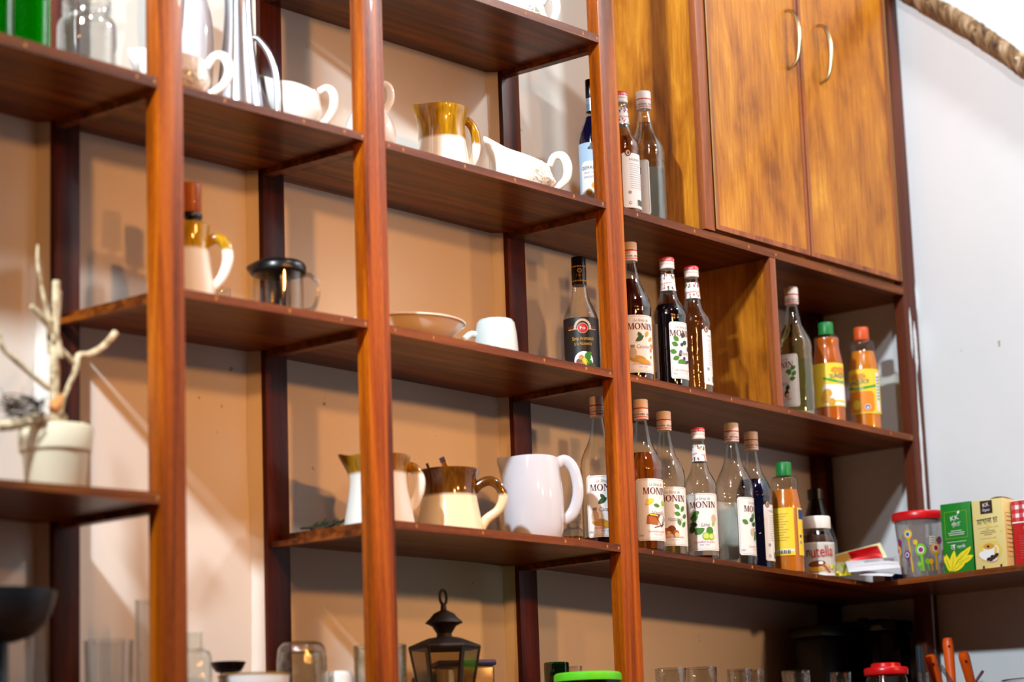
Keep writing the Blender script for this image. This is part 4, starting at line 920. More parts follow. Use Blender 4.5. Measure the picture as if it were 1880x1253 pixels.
# ------------------------------------------------------------------ potted dry branches at the near end of the lower shelf
PX, PY, PZ = -1.571, .092, zon(ZD, -1.571)
r = thing('potted_branches', 'cream clay pot of pale dry branches with a small nest on the lower shelf', 'potted branches', (PX, PY, PZ))
obj('pot', lathe(cupprof([(.052, 0), (.054, .003), (.060, .068), (.061, .070), (.0655, .072), (.0665, .076), (.0700, .112), (.0690, .116)], .006, .010), 56), CREAM, r)
gb = bmesh.new()
for k in range(110):
    a = random.uniform(0, 2 * PI); q = .060 * math.sqrt(random.random()); s = random.uniform(.004, .008)
    bmesh.ops.create_icosphere(gb, subdivisions=1, radius=s, matrix=Matrix.Translation((q * math.cos(a), q * math.sin(a), .110 + random.uniform(0, .008))) @ Matrix.Diagonal((1, random.uniform(.7, 1), random.uniform(.6, .9), 1)))
bmesh.ops.create_cone(gb, cap_ends=True, segments=40, radius1=.0615, radius2=.0615, depth=.02, matrix=Matrix.Translation((0, 0, .099)))
g = obj('gravel', gb, mat('pale_pebbles', (222, 204, 170), .8), r); g['kind'] = 'stuff'
BARK = mat('pale_dry_wood', (206, 186, 148), .75); m = BARK; p_ = m.node_tree.nodes['Principled BSDF']
tc_ = nd(m, 'ShaderNodeTexCoord'); nn = nd(m, 'ShaderNodeTexNoise'); lk(m, tc_.outputs['Object'], nn.inputs['Vector']); nn.inputs['Scale'].default_value = 60
rr_ = ramp(m, [(.35, srgb(150, 122, 84)), (.6, srgb(216, 198, 162))]); lk(m, nn.outputs[0], rr_.inputs[0]); lk(m, rr_.outputs[0], p_.inputs['Base Color'])
BR = [([(-1.571, -.293), (-1.573, -.205), (-1.574, -.147), (-1.571, -.089), (-1.569, -.012)], [.0095, .0085, .008, .0075, .0075], 0),
      ([(-1.567, -.293), (-1.561, -.221), (-1.557, -.174), (-1.561, -.139), (-1.552, -.027)], [.007, .006, .006, .006, .0055], .012),
      ([(-1.577, -.150), (-1.582, -.081), (-1.604, .010), (-1.605, .053)], [.0045, .004, .003, .0018], .010),
      ([(-1.570, -.160), (-1.577, -.124), (-1.601, -.100), (-1.637, -.071)], [.0065, .006, .006, .0055], -.012),
      ([(-1.583, -.128), (-1.593, -.092), (-1.601, -.071)], [.0045, .004, .0035], -.010),
      ([(-1.573, -.215), (-1.588, -.213), (-1.622, -.197), (-1.658, -.175), (-1.694, -.149), (-1.706, -.092)], [.006, .0065, .0045, .0055, .005, .004], .004),
      ([(-1.566, -.275), (-1.555, -.230), (-1.529, -.179), (-1.521, -.149), (-1.495, -.143), (-1.460, -.123), (-1.430, -.093)], [.005, .0045, .0055, .0065, .0068, .007, .0078], -.006),
      ([(-1.567, -.138), (-1.549, -.150), (-1.524, -.166)], [.006, .0055, .005], -.004),
      ([(-1.575, -.274), (-1.593, -.279), (-1.636, -.284), (-1.688, -.299), (-1.730, -.308)], [.010, .010, .011, .010, .009], -.028)]
for pts, rd, dy in BR: obj('branch', tube([(x - PX, dy, z - PZ) for x, z in pts], rd, 9), BARK, r)
nb = bmesh.new()
for k in range(70):
    a = random.uniform(0, 2 * PI); q = .022 + .012 * random.random(); z = random.uniform(-.012, .016); da = random.uniform(.5, 1.5)
    P3 = [(q * math.cos(a + da * t) * 1.25, q * math.sin(a + da * t), z + random.uniform(-.006, .006)) for t in (0, .5, 1)]
    tube(P3, .0011, 4, nb, n=2)
for k in range(26):
    a = random.uniform(0, 2 * PI); tube([(.02 * math.cos(a), .02 * math.sin(a), 0), (.05 * math.cos(a + .3), .04 * math.sin(a + .3), random.uniform(-.01, .035))], [.0012, .0004], 4, nb, smooth=False)
o = obj('nest', nb, mat('dark_nest_twigs', (48, 32, 22), .9), r, loc=(-1.668 - PX, -.028, -.266 - PZ)); o['kind'] = 'stuff'
bb = lathe([(0, 0), (.009, .003), (.013, .012), (.011, .022), (.0055, .033), (.002, .042), (0, .045)], 20)
bmesh.ops.rotate(bb, cent=(0, 0, 0), matrix=Matrix.Rotation(D2R(34), 3, 'Y'), verts=bb.verts)
o = obj('ornament', bb, mat('orange_brown_clay', (206, 132, 66), .6), r, loc=(-1.608 - PX, -.036, -.268 - PZ)); o['label'] = 'orange brown ornament on the low branch'

# ------------------------------------------------------------------ corner shelf goods
XF = 1.062; zsh = -.4230
def carton(name, label, y0, y1, x0, H, side, face, deep=.058, top=None):
    """upright carton; printed face looks towards -X, its right side towards -Y"""
    r = thing(name, label, 'box', (x0, y0, zsh), 0)
    w = y0 - y1
    obj('carton', box(0, deep, -w, 0, 0, H, bev=.0012), side, r)
    d = Decal(on_plane((0, 0, 0), (0, -1, 0), (0, 0, 1), (-1, 0, 0))); face(d, w, H); d.build('printed_front', r)
    return r
BXG = mat('green_card', (10, 128, 30), .42, coat=.2); BXY = mat('cream_card', (232, 214, 140), .42, coat=.2); BXR = mat('red_card', (186, 14, 26), .42, coat=.2); YG = mat('yellow_green_ink', (150, 190, 40), .5); YB_ = mat('bright_yellow_ink', (246, 226, 30), .5)
def f_green(d, w, h):
    for a in ((.10, .46, .10, .86), ): pass
    x0, x1, y0, y1 = .12 * w, .86 * w, .50 * h, .88 * h
    for q in ((x0, y0, x1, y0), (x1, y0, x1, y1), (x1, y1, x0, y1), (x0, y1, x0, y0)): d.line(*q, .0009, YG, 1)
    d.text('KK', .47 * w, .755 * h, .0125, WHITEI, 2, .024, 0, .14); d.leaf(.56 * w, .84 * h, .008, .005, .9, WHITEI, 2)
    d.text('গ্রীন টি', .50 * w, .665 * h, .0095, WHITEI, 2, .026)
    for k, ww in enumerate((.36, .55, .50)): d.rect((.49 - ww / 2) * w, (.49 + ww / 2) * w, (.60 - .028 * k) * h, (.607 - .028 * k) * h, WHITEI, 1, 4)
    d.rect(.16 * w, .80 * w, .445 * h, .450 * h, WHITEI, 1, 4)
    d.text('অ', .36 * w, .325 * h, .017, WHITEI, 2, .014, 0, .06); d.text('অর্গানিক', .62 * w, .35 * h, .0075, WHITEI, 2, .024, 0, .04)
    for x, y, ln, wd, a in ((.20, .02, .040, .011, 1.75), (.24, .02, .046, .014, 1.35), (.26, .03, .044, .014, .95), (.30, .03, .040, .013, .6), (.36, .10, .042, .013, .85), (.50, .14, .038, .013, .35), (.55, .18, .038, .011, .75), (.20, .08, .030, .010, 2.0)):
        d.leaf(x * w, y * h, ln, wd, a, YB_, 2)
        d.line(x * w, y * h, x * w + ln * .85 * math.cos(a), y * h + ln * .85 * math.sin(a), .0008, BXG, 3)
    d.quad([(.19 * w, .005), (.24 * w, .005), (.24 * w, .04 * h), (.21 * w, .04 * h)], DBROWN, 4)
def f_masala(d, w, h):
    for k in range(26): d.ell(random.uniform(.05, .95) * w, random.uniform(.03, .97) * h, random.uniform(.001, .005), random.uniform(.001, .004), mat('warm_yellow_ink', (236, 206, 90), .5), 0)
    d.rect(.27 * w, .66 * w, .80 * h, .985 * h, DBROWN, 1, 4)
    d.text('KK', .47 * w, .90 * h, .0105, WHITEI, 2, .018, 0, .14); d.text('Organic', .46 * w, .835 * h, .007, WHITEI, 2, .021, .3)
    d.text('মাসালা চা', .47 * w, .655 * h, .0155, BLACKI, 2, .058, 0, .05)
    d.rect(.16 * w, .80 * w, .60 * h, .603 * h, OCHRE, 1, 4)
    for k, ww in enumerate((.10, .44, .52, .26)): d.rect((.47 - ww / 2) * w, (.47 + ww / 2) * w, (.575 - .026 * k) * h, (.581 - .026 * k) * h, BROWNI, 1, 4)
    d.rect(.22 * w, .72 * w, .445 * h, .449 * h, OCHRE, 1, 4)
    d.ell(.50 * w, .27 * h, .033, .024, mat('warm_yellow_ink'), 1); d.ell(.42 * w, .19 * h, .029, .014, NUTL, 2, -.3); d.ell(.42 * w, .195 * h, .026, .012, WHITEI, 3, -.3)
    d.poly([(.28 * w, .34 * h), (.66 * w, .33 * h), (.62 * w, .22 * h), (.52 * w, .16 * h), (.40 * w, .17 * h), (.31 * w, .24 * h)], WHITEI, 4)
    d.ell(.47 * w, .335 * h, .0175, .0085, NUTL, 5); d.ell(.47 * w, .332 * h, .0150, .0068, GOLD, 6); d.ell(.455 * w, .328 * h, .004, .003, DBROWN, 7)
    for k in range(12):
        a = -1.3 + 2.6 * k / 11; d.ell(.665 * w + .009 * math.cos(a), .265 * h + .011 * math.sin(a), .0018, .0018, WHITEI, 6)
    for x, y in ((.44, .15), (.52, .14), (.60, .16), (.66, .18), (.70, .20), (.56, .18)): d.ell(x * w, y * h, .006, .004, DBROWN, 6, .3)
    for x in (.26, .82): d.rect((x - .03) * w, (x + .03) * w, .02 * h, .06 * h, DBROWN, 2, 2)
def f_red(d, w, h):
    d.rect(0, w, .66 * h, h, WHITEI, 1, 2)
    n = 6; c = w / 9
    PK = mat('gingham_pink', (206, 90, 100), .5)
    for i in range(9):
        for j in range(6):
            y = .68 * h + j * c
            if y + c > h: continue
            if i % 2 == 0 and j % 2 == 0: d.rect(i * c, i * c + c, y, y + c, REDI, 2, 1)
            elif i % 2 == 0 or j % 2 == 0: d.rect(i * c, i * c + c, y, y + c, PK, 2, 1)
    for k in range(10): d.rect(.18 * w, .80 * w, (.46 - .035 * k) * h, (.466 - .035 * k) * h, mat('gingham_pink'), 1, 3)
    d.text('Masala', .5 * w, .56 * h, .008, WHITEI, 2, .03)
carton('tea_box', 'green tea carton with yellow leaves, beside the red-lidded tub', -.214, -.300, XF, .178, BXG, f_green)
r = carton('tea_box', 'cream tea carton with a cup of tea printed on it and open top flap', -.3045, -.3925, XF, .176, BXY, f_masala)
d = Decal(on_plane((0, -.0880, 0), (1, 0, 0), (0, 0, 1), (0, -1, 0)))
for q in ((.008, .03, .05, .03), (.05, .03, .05, .14), (.05, .14, .008, .14), (.008, .14, .008, .03)): d.line(*q, .0007, BROWNI, 1)
for k in range(9): d.rect(.012, .046 - .006 * (k % 3), .13 - .011 * k, .1315 - .011 * k, BROWNI, 1, 2)
d.build('printed_side', r)
fb = bmesh.new()
n = 8; A = [fb.verts.new((.0575 - .004 * math.sin(PI * k / n), -.088 * k / n, .176 + .012 * math.sin(PI * k / n))) for k in range(n + 1)]; B = [fb.verts.new((.0575, -.088 * k / n, .1755)) for k in range(n + 1)]
C2 = [fb.verts.new((.0580, -.088 * k / n, .1755)) for k in range(n + 1)]; E2 = [fb.verts.new((.0582 - .004 * math.sin(PI * k / n), -.088 * k / n, .1764 + .012 * math.sin(PI * k / n))) for k in range(n + 1)]
for k in range(n): fb.faces.new((A[k], A[k + 1], B[k + 1], B[k])); fb.faces.new((E2[k], C2[k], C2[k + 1], E2[k + 1])); fb.faces.new((A[k], E2[k], E2[k + 1], A[k + 1]))
obj('top_flap', fb, mat('carton_inside', (120, 92, 50), .7), r, 60)
carton('tea_box', 'red carton with gingham-checked top, last on the right', -.396, -.490, XF + .036, .170, BXR, f_red)
# red-lidded tub
TX, TY = 1.113, -.122
r = thing('plastic_tub', 'clear plastic tub with red lid and lollipop flower pattern on the corner shelf', 'tub', (TX, TY, zsh))
tr = lambda z: .0535 + .0125 * (z / .160)
obj('tub_body', lathe(cupprof([(.050, 0), (.0535, .004)] + [(tr(z), z) for z in (.04, .08, .12, .150, .158)], .0014, .003), 56), milky('milky_plastic'), r)
obj('lid', lathe([(0, .159), (.066, .159), (.066, .150), (.0705, .150), (.0715, .154), (.0715, .166), (.0690, .171), (.060, .1715), (0, .1700)], 56), mat('red_plastic', (206, 16, 22), .3), r)
d = Decal(on_cyl(.060, D2R(-146), 0, .0004, Rf=tr))
LY = mat('print_yellow', (236, 190, 20), .5); LGN = mat('print_green', (120, 196, 30), .5); LO = mat('print_orange', (240, 170, 30), .5); LBL = mat('print_blue', (20, 110, 170), .5); LP = mat('print_purple', (140, 40, 110), .5)
def lolly(u, z, rr, c, inner, sw, z0=.016):
    d.quad([(u - sw + .004, z0), (u + sw + .004, z0), (u + sw, z), (u - sw, z)], c, 0); d.ell(u, z, rr, rr * 1.1, c, 1, 0, 24)
    if inner: d.ell(u, z, rr * .60, rr * .64, WHITEI, 2); d.ell(u, z, rr * .42, rr * .46, inner, 3)
for a in (-1.9, 0.0, 1.9):
    o_ = a * .060
    lolly(o_ - .036, .112, .0115, LY, LBL, .0022); lolly(o_ - .006, .070, .0145, LGN, LP, .0036); lolly(o_ + .034, .074, .0150, LO, REDI, .0034, .018)
    lolly(o_ - .018, .090, .006, LY, None, .0012, .07); lolly(o_ - .012, .034, .0055, LGN, None, .0012); lolly(o_ + .010, .040, .0065, LGN, None, .0014); lolly(o_ + .020, .040, .0068, LO, None, .0014)
    lolly(o_ - .044, .060, .0105, LP, LBL, .0018, .03); lolly(o_ + .046, .094, .009, LP, None, .0012, .08)
d.build('printed_pattern', r)
d = Decal(on_cyl(.060, D2R(-128), 0, .0004, Rf=tr)); d.rect(-.002, .014, .082, .104, mat('sticker', (236, 222, 190), .6), 5, 5)
for k in range(3): d.rect(.0, .012, .086 + .006 * k, .0885 + .006 * k, GREY, 6, 4)
d.build('price_sticker', r)
for k in range(5):
    sb = sachet(bmesh.new(), .105, .034, .006, 8); a = k * 1.26
    bmesh.ops.rotate(sb, cent=(0, 0, 0), matrix=Matrix.Rotation(D2R(-74), 3, 'Y'), verts=sb.verts); bmesh.ops.rotate(sb, cent=(0, 0, 0), matrix=Matrix.Rotation(a, 3, 'Z'), verts=sb.verts)
    w_ = thing('sweet_sachet', 'pale cellophane sachet standing inside the lollipop-patterned tub' if k % 2 else 'brown cellophane sachet standing inside the lollipop-patterned tub', 'sachet', (TX + .029 * math.cos(a + 2.0), TY + .029 * math.sin(a + 2.0), zsh + .0042), 0, 'sachets inside the tub')
    obj('wrapper', sb, mat('cellophane', (214, 208, 196), .18, coat=.5) if k % 2 else mat('brown_cellophane', (130, 76, 50), .2, coat=.5), w_, 50)
# packets in the corner
def packet(label, X, Y, Z, ln, wd, fat, rz, ry, mats, mcut, rx=0, printer=None):
    r = thing('packet', label, 'packet', (X, Y, Z))
    r.rotation_euler = (D2R(rx), D2R(ry), D2R(rz))
    obj('wrapper', sachet(bmesh.new(), ln, wd, fat, 16, mcut), mats, r, 55)
    if printer:
        d = Decal(lambda u, w, l: (u, w, fat * (math.sin(PI * max(0.01, min(.99, u / ln))) ** .6) * (math.sin(PI * max(.01, min(.99, w / wd + .5))) ** .7) + .0016 + .0003 * l)); printer(d); d.build('print', r)
    return r
zc = ZD(1.0)
packet('crumpled yellow and green packet lying against the chocolate spread jar', .975, .100, zc + .032, .080, .066, .012, -52, -4, [mat('pale_green_foil', (206, 212, 150), .3, .2), mat('yellow_foil', (226, 206, 30), .3, .2)], lambda a, c: 1 if c < .22 or (a * 7 + c * 3) % 2 < .4 else 0, 38)
packet('red and orange snack wrapper lying behind the white sachet', 1.070, .150, zc + .054, .165, .064, .014, -49, -13, [mat('red_foil', (196, 12, 20), .25, .3), mat('orange_foil', (226, 160, 70), .3, .2), mat('cream_foil', (232, 226, 170), .35)], lambda a, c: 2 if a > .93 or c > .86 else (0 if a > .45 else 1), 52)
SIL = mat('white_foil', (232, 234, 242), .32, .05)
def wprint(d):
    for k in range(5): d.rect(.045, .085 - .006 * (k % 2), -.004 + .0045 * k, -.0025 + .0045 * k, GREY, 0, 6)
    d.rect(.095, .122, .0, .018, GREY, 0, 5); d.line(.02, -.022, .14, -.026, .0012, GREY, 1)
packet('white foil sachet with grey print leaning over the inner shelf corner', 0.980, .022, zc + .036, .132, .092, .007, -54, -3, [SIL], None, 24, wprint)
packet('smaller white foil sachet with torn end hanging out below the printed one', .990, -.012, zc + .016, .085, .050, .004, -70, 6, [SIL], None, 14)
r = thing('sachet_box', 'flat white and navy box lying beside the red-lidded tub', 'box', (1.075, -.030, -.4230), D2R(-8))
obj('carton', box(-.02, .05, -.036, .024, 0, .017, bev=.001), mat('pale_card', (206, 200, 204), .5), r); obj('navy_band', box(-.0206, .0506, -.0366, -.016, .0004, .0176, bev=.0006), NAVYI, r)

# ------------------------------------------------------------------ rough branch fixed to the right-hand wall
bm = bmesh.new(); pts = [(-.02, 1.262), (-.0922, 1.2038), (-.2217, 1.1012), (-.3157, 1.0167), (-.4072, .9296), (-.60, .755)]
tube([(XR - .028, y, z) for y, z in pts], [.024, .026, .028, .027, .026, .025], 18, bm, n=14)
for v in bm.verts: v.co += Vector((random.uniform(-.002, .001), random.uniform(-.002, .002), random.uniform(-.002, .002)))
RB = mat('peeling_bark', (130, 104, 78), .85); m = RB; p_ = m.node_tree.nodes['Principled BSDF']
tc_ = nd(m, 'ShaderNodeTexCoord'); mp_ = nd(m, 'ShaderNodeMapping'); mp_.inputs['Rotation'].default_value = (D2R(-12), 0, 0); mp_.inputs['Scale'].default_value = (14, 46, 14); lk(m, tc_.outputs['Object'], mp_.inputs[0])
nn = nd(m, 'ShaderNodeTexNoise'); lk(m, mp_.outputs[0], nn.inputs['Vector']); nn.inputs['Scale'].default_value = 1; nn.inputs['Detail'].default_value = 7; nn.inputs['Distortion'].default_value = .8
rr_ = ramp(m, [(.32, srgb(52, 36, 26)), (.48, srgb(122, 90, 58)), (.62, srgb(168, 140, 108)), (.72, srgb(214, 204, 186))]); lk(m, nn.outputs[0], rr_.inputs[0]); lk(m, rr_.outputs[0], p_.inputs['Base Color'])
bp_ = nd(m, 'ShaderNodeBump'); bp_.inputs['Strength'].default_value = .9; bp_.inputs['Distance'].default_value = .006; lk(m, nn.outputs[0], bp_.inputs['Height']); lk(m, bp_.outputs[0], p_.inputs['Normal'])
br = tag(obj('wall_branch', bm, RB), 'rough peeling branch slanting down the white right-hand wall', 'branch')
for (y, z) in ((-.13, 1.172), (-.27, 1.062), (-.385, .952)): 
    k = tube([(XR - .052, y, z + .004), (XR - .060, y - .004, z + .008)], [.008, .004], 9, smooth=False); obj('knot', k, RB, br)
tag(obj('pipe', tube([(XR - .007, .16, .74), (XR - .007, .16, 1.6)], .006, 10, smooth=False), mat('white_conduit', (222, 226, 230), .5)), 'thin white pipe running up the wall corner right of the cupboard', 'pipe') if False else None

# ------------------------------------------------------------------ things on the worktop
ZW = ZC
def tumbler(name, label, X, Y, H, R, m, group=None, taper=.9, t=.0025, cat='glass', foot=.012):
    r = thing(name, label, cat, (X, Y, ZW), 0, group)
    obj('glass_body', lathe(cupprof(smoothprof([(R * taper * .94, 0), (R * taper, .003), (R * (taper + 1) / 2, H * .5), (R, H * .97), (R, H)], 4), t, foot), 44), m, r)
    return r
# black bowl on a foot
r = thing('footed_bowl', 'large black bowl on a thick foot at the left edge, in front of a post', 'bowl', (-1.742, .050, ZW))
fbz = .214
obj('bowl', lathe(cupprof(smoothprof([(.026, .126), (.040, .129), (.070, .142), (.092, .166), (.103, .194), (.107, fbz)], 5), .004, .134), 64), mat('black_enamel', (16, 17, 22), .45, coat=.1), r)
obj('foot', lathe([(0, 0), (.060, 0), (.060, .006), (.030, .016), (.025, .03), (.024, .126), (0, .128)], 40), mat('black_enamel'), r)
GG = 'clear drinking glasses along the right of the worktop'
tumbler('drinking_glass', 'wide clear glass in front of the leftmost rear post', -1.392, .150, .152, .046, GLASS, None, .92)
tumbler('tall_glass', 'tall narrow clear glass half hidden by the first post', -1.246, .200, .240, .027, GLASS, None, 1.0)
r = thing('swing_top_jar', 'clear glass jar with narrow top just right of the first post', 'jar', (-1.205, .120, ZW))
obj('jar_body', lathe([(0, 0), (.030, 0), (.034, .004), (.034, .126), (.030, .138), (.018, .144), (.016, .150), (.016, .172), (.019, .175)], 40), GLASS_T, r)
r = thing('footed_dish', 'little black dish on thin legs behind the cream bowl', 'dish', (-1.004, .235, ZW))
obj('dish', lathe(cupprof([(.010, .112), (.022, .114), (.030, .122), (.0355, .134)], .002, .116), 32), BLACK, r)
for k in range(3): obj('leg', tube([(.016 * math.cos(k * 2.094 + .5), .016 * math.sin(k * 2.094 + .5), 0), (.014 * math.cos(k * 2.094 + .5), .014 * math.sin(k * 2.094 + .5), .115)], .0022, 8, smooth=False), BLACK, r)
r = thing('cream_bowl', 'cream bowl with a gold rim at the bottom edge, left of the upturned jar', 'bowl', (-1.080, .085, ZW))
obj('bowl', lathe(cupprof(smoothprof([(.035, 0), (.040, .004), (.056, .030), (.066, .065), (.0695, .093)], 5), .003, .006), 56), WHITE, r)
obj('gold_rim', lathe([(.0670, .0932), (.0700, .0925), (.0705, .0945), (.0690, .0962), (.0668, .0955), (.0670, .0932)], 56), mat('gold_band', (190, 140, 50), .3, .6), r)
r = thing('upturned_jar', 'thick greenish glass jar standing upside down, left of the second post', 'jar', (-.906, .125, ZW))
obj('jar_body', lathe([(.040, 0), (.042, .004), (.042, .020), (.048, .030), (.050, .045), (.050, .135), (.047, .158), (.040, .167), (.030, .170), (0, .166)], 48), GLASS_T, r)
obj('inner_wall', lathe([(.036, .001), (.037, .022), (.043, .034), (.044, .130), (.040, .150), (0, .154)], 48), glass('inner_glass', (.97, .985, .965), (.2, .26, .2), 1.9, .02, .6), r)
r = thing('cup', 'small white cup right of the upturned glass jar', 'cup', (-.818, .105, ZW))
obj('body', lathe(cupprof([(.020, 0), (.022, .003), (.028, .04), (.0285, .100), (.022, .112)], .003, .006), 36), WHITE, r)
tumbler('tall_glass', 'thick tall glass cut in two by the second post', -.697, .105, .168, .0545, GLASS_T, None, .97, .004)
# lantern
r = thing('lantern', 'dark iron six-sided lantern with a ring on top', 'lantern', (-.477, .120, ZW), D2R(14))
hexp = lambda pr: lathe(pr, 6)
obj('base', hexp([(0, 0), (.050, 0), (.050, .008), (.043, .012), (0, .012)]), IRON, r, 20)
obj('brim', hexp([(0, .172), (.076, .172), (.078, .176), (.077, .180), (.060, .187), (.034, .197), (0, .197)]), IRON, r, 20)
obj('chimney_cap', lathe([(0, .195), (.034, .195), (.030, .197), (.017, .199), (.016, .206), (.026, .222), (.036, .227), (.040, .2285), (.0395, .231), (.030, .239), (.022, .249), (.012, .254), (.007, .256), (.0055, .270), (0, .270)], 36), IRON, r)
rb = bmesh.new(); tube([(.0155 * math.cos(t), 0, .284 + .0155 * math.sin(t)) for t in [2 * PI * k / 24 for k in range(25)]], .0033, 8, rb, n=1, caps=False)
obj('hanging_ring', rb, IRON, r)
for k in range(6):
    a = k * PI / 3; b2 = a + PI / 3; c = lambda q, ang, z: (q * math.cos(ang), q * math.sin(ang), z)
    obj('corner_bar', tube([c(.043, a, .010), c(.0745, a, .174)], .0032, 6, smooth=False), IRON, r, 20)
    gb = bmesh.new(); q = [c(.0425, a + .06, .012), c(.0425, b2 - .06, .012), c(.0735, b2 - .035, .172), c(.0735, a + .035, .172)]
    vs = [gb.verts.new(p) for p in q] + [gb.verts.new(tuple(Vector(p) * 1.0 + Vector((-.0012 * math.cos(a + PI / 6), -.0012 * math.sin(a + PI / 6), 0)))) for p in q]
    gb.faces.new(vs[:4]); gb.faces.new(vs[4:][::-1])
    for j in range(4): gb.faces.new((vs[j], vs[4 + j], vs[4 + (j + 1) % 4], vs[(j + 1) % 4]))
    obj('pane', gb, glass('dusty_lantern_glass', (.80, .76, .66), (.4, .36, .28), .8, .15), r, 0)
obj('candle', lathe([(0, .0125), (.018, .0125), (.018, .125), (.016, .128), (0, .127)], 28), mat('candle_wax', (222, 226, 214), .5), r)
# food boxes
r = thing('food_container', 'clear plastic food container with dark blue lid behind the lantern', 'container', (-.285, .235, ZW), D2R(-38))
obj('tub', box(-.062, .062, -.042, .042, 0, .150, bev=.006), glass('clouded_plastic', (.72, .68, .60), (.4, .36, .3), .8, .2), r)
obj('lid', box(-.066, .066, -.046, .046, .1505, .163, bev=.004), mat('navy_lid', (24, 52, 120), .4), r)
obj('contents', box(-.058, .058, -.038, .038, .004, .11, bev=.008), mat('brown_snacks', (150, 104, 60), .8), r)
d = Decal(on_plane((.018, -.0424, .06), (1, 0, 0), (0, 0, 1), (0, -1, 0))); d.rect(-.020, .038, 0, .062, mat('buff_label', (196, 156, 96), .6), 0, 4)
for k in range(5): d.rect(-.014, .022 + .006 * (k % 2), .012 + .009 * k, .015 + .009 * k, BROWNI, 1, 3)
d.build('label', r)
r = thing('food_container', 'round plastic container with bright green lid at the bottom edge', 'container', (-.140, .0, ZW))
obj('tub', lathe(cupprof([(.060, 0), (.064, .004), (.070, .112)], .0016, .004), 56), glass('clouded_plastic'), r)
obj('lid', lathe([(0, .114), (.071, .114), (.071, .106), (.0745, .106), (.0755, .112), (.0745, .121), (.070, .1245), (0, .1225)], 56), mat('lime_green_lid', (96, 214, 40), .35), r)
r = thing('green_glass', 'dark green glass tumbler behind the green-lidded container', 'glass', (-.012, .190, ZW))
obj('glass_body', lathe(cupprof([(.026, 0), (.028, .003), (.029, .160), (.0285, .166)], .003, .010), 40), glass('dark_green_glass', (.02, .40, .10), (.0, .06, .01), 2.0, .03), r)
tumbler('drinking_glass', 'small clear glass right of the dark green tumbler', .062, .200, .160, .020, GLASS, None, .95)
# row of drinking glasses
tb = [(.262, .070, .152, .0365), (.470, .130, .166, .0375), (.500, .040, .156, .0300), (.668, .120, .166, .0310), (.725, .020, .152, .0290), (.880, .130, .171, .0360), (.930, .030, .162, .0270)]
tl = ['clear drinking glass nearest the third post, leftmost of the row', 'clear drinking glass, second in the row from the third post', 'narrower clear glass in the front row, third from the post', 'clear glass with a thick dark rim, fourth from the third post', 'small clear glass, fifth in the row from the post', 'clear glass sixth in the row, shiny and thick-rimmed', 'last clear glass of the row, beside the red-lidded jar']
for k, (x, y, h, R) in enumerate(tb): tumbler('drinking_glass', tl[k], x, y, h, R, GLASS_D, GG, .88, .003)
r = thing('lidded_jar', 'clear jar with a bright red stepped plastic lid', 'jar', (.962, -.085, ZW))
obj('jar_body', lathe([(0, 0), (.048, 0), (.052, .004), (.052, .140), (.046, .152), (.046, .156)], 48), glass('clear_plastic', (.95, .95, .95), (.45, .45, .45), 1.6, .06), r)
obj('lid', lathe([(0, .150), (.054, .150), (.0555, .153), (.0555, .166), (.053, .169), (.038, .170), (.037, .178), (.034, .180), (0, .180)], 48), mat('red_plastic'), r)
obj('contents', lathe([(0, .004), (.050, .004), (.050, .110), (0, .112)], 32), mat('red_brown_spice', (120, 40, 24), .8), r)
# dark storage canisters in the corner
DK = mat('dark_canister_plastic', (24, 15, 11), .35); DK2 = glass('smoky_plastic', (.16, .12, .10), (.05, .04, .03), .9, .1)
r = thing('canister', 'black square canister with flared lid in the dark corner', 'canister', (1.130, .215, ZW), D2R(-8))
obj('body', box(-.050, .050, -.050, .050, 0, .275, bev=.010), DK, r); obj('lid', box(-.058, .058, -.058, .058, .2755, .305, bev=.006), DK, r)
r = thing('canister', 'smoky brown plastic canister with a notched lid right of the black one', 'canister', (1.265, .120, ZW), D2R(-4))
obj('body', box(-.066, .066, -.060, .060, 0, .285, bev=.012), DK2, r); obj('contents', box(-.060, .060, -.054, .054, .004, .20, bev=.01), mat('dark_coffee', (30, 18, 12), .8), r)
obj('lid', box(-.072, .072, -.066, .066, .2855, .318, bev=.008), DK2, r); obj('lid_tab', box(-.074, -.050, -.012, .012, .300, .324, bev=.003), DK2, r)
tumbler('steel_tumbler', 'slim dark blue-grey tube standing left of the knives', 1.005, -.160, .218, .0105, mat('blue_grey_metal', (40, 52, 62), .35, .4), None, 1.0, .0015, 'tumbler')
tumbler('water_glass', 'clear faceted glass between the red-lidded jar and the tube', .965, -.190, .148, .014, GLASS_T, None, .95)
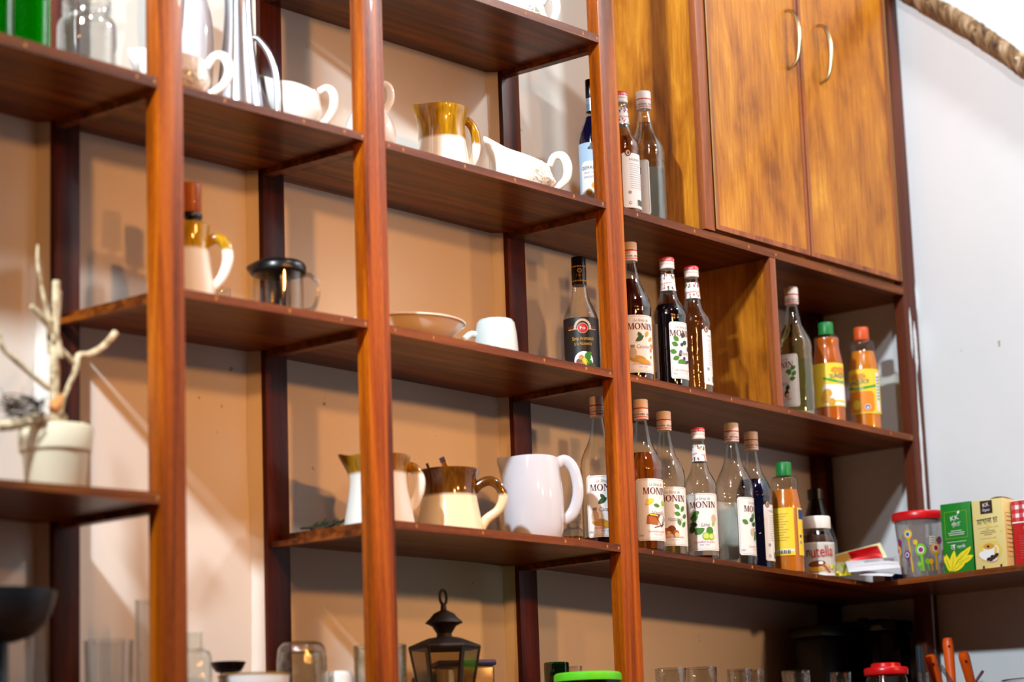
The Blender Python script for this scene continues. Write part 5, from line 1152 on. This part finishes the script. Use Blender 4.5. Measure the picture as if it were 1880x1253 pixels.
# knives in a holder
r = thing('knife_holder', 'dark round holder at the bottom edge carrying the orange knives', 'holder', (1.182, -.170, ZW))
obj('cup', lathe(cupprof([(.080, 0), (.083, .004), (.087, .108)], .003, .006), 40), BLACK, r)
ORK = mat('orange_handle_plastic', (238, 92, 16), .38)
for k, (p0, p1, lab) in enumerate((((1.128, -.150, -.740), (1.068, -.152, -.622), 'orange-handled knife leaning left, with a white band on the handle'), ((1.146, -.165, -.740), (1.160, -.152, -.574), 'tallest orange-handled knife, upright in the middle'), ((1.236, -.180, -.740), (1.176, -.185, -.612), 'shorter orange-handled knife in front, leaning left at the top'))):
    a, c = Vector(p0), Vector(p1); dr = (c - a).normalized()
    r = thing('kitchen_knife', lab, 'knife', tuple(a), 0, 'orange-handled knives')
    L = (c - a).length
    hb = tube([(0, 0, 0), tuple(dr * L * .3), tuple(dr * L * .6), tuple(dr * L * .9), tuple(dr * L)], [.0125, .012, .0135, .0150, .0115], 14, flat=.85)
    h_ = obj('handle', hb, ORK, r)
    q = dr * (L * .86); vw = Vector((-.755, -.624, -.2)).normalized(); vw = (vw - dr * vw.dot(dr)).normalized()
    obj('hanging_hole', tube([tuple(q + vw * .006), tuple(q + vw * .0155)], .0030, 10, smooth=False), mat('hole_dark', (60, 18, 6), .8), h_)
    if k == 0: obj('handle_band', tube([tuple(dr * L * .34), tuple(dr * L * .44)], .0136, 14, flat=.85, smooth=False), mat('white_band', (226, 214, 196), .5), h_)
    bl = bmesh.new(); e = -dr; sd = vw.cross(dr).normalized() * .009
    vs = [bl.verts.new(tuple(x)) for x in (sd * .6 + vw * .0006, -sd + vw * .0006, e * .055 + vw * .0006, sd * .6 - vw * .0006, -sd - vw * .0006, e * .055 - vw * .0006)]
    bl.faces.new(vs[:3]); bl.faces.new(vs[3:][::-1]); bl.faces.new((vs[0], vs[1], vs[4], vs[3])); bl.faces.new((vs[1], vs[2], vs[5], vs[4])); bl.faces.new((vs[2], vs[0], vs[3], vs[5]))
    obj('blade', bl, STEEL, r, 0)
r = thing('whisk', 'thin steel wire whisk leaning left beside the orange knives', 'whisk', (1.190, -.222, ZW + .0085))
for k in range(3): obj('wire', tube([(0, .002 * k, 0), (-.076 + .006 * k, .022, .092), (-.138 + .010 * k, .040, .164)], .0014, 7), STEEL, r)
# odds and ends at the right
r = thing('white_bowl', 'white enamel basin of odds and ends at the bottom right edge', 'bowl', (1.266, -.360, ZW))
obj('bowl', lathe(cupprof(smoothprof([(.060, 0), (.064, .003), (.085, .05), (.098, .10), (.104, .128), (.108, .131)], 4), .003, .005), 64), mat('enamel_white', (214, 218, 226), .25, coat=.4), r)
packet('crumpled orange and cream wrapper lying in the white basin', 1.236, -.355, ZW + .130, .075, .036, .012, -40, -6, [mat('orange_foil'), mat('cream_foil'), mat('dark_foil', (50, 30, 26), .4)], lambda a, c: 0 if a < .4 else (2 if .45 < a < .55 else 1))
packet('clear crumpled cellophane lying in the white basin at the right', 1.275, -.420, ZW + .132, .07, .05, .016, -60, -4, [glass('cellophane_clear', (.8, .8, .8), (.4, .4, .42), 1.6, .12)], None)
r = thing('drinking_straw', 'dark magenta straw leaning right out of the knife holder', 'straw', (1.150, -.132, ZW + .0105))
obj('stick', tube([(0, 0, .0), (.035, -.042, .08), (.069, -.083, .150)], .0038, 9), mat('magenta_plastic', (96, 20, 50), .4), r)
r = thing('paper_cup', 'blue and white paper cup at the right edge with a yellow stirrer', 'cup', (1.262, -.518, ZW))
obj('cup_body', lathe(cupprof([(.030, 0), (.032, .003), (.040, .196), (.041, .200)], .0012, .004), 40), mat('cup_blue', (40, 110, 160), .4), r)
d = Decal(on_cyl(.038, D2R(-140), 0, .0004, Rf=lambda z: .032 + .008 * z / .196)); d.rect(-.11, .11, .182, .197, WHITEI, 0, 40); d.rect(-.11, .11, .02, .06, WHITEI, 0, 40); d.ell(0, .12, .02, .03, WHITEI, 1); d.ell(0, .12, .013, .02, NAVYI, 2); d.build('cup_print', r)
r = thing('stirrer', 'curved yellow plastic stirrer in the paper cup at the right edge', 'stirrer', (1.262, -.518, ZW + .0095))
obj('stick', tube([(.006, -.004, 0), (-.008, .010, .10), (-.018, .020, .186), (-.040, .040, .220), (-.056, .053, .248)], [.004, .004, .005, .006, .003], 8, flat=.5), mat('yellow_plastic', (206, 170, 20), .4), r)
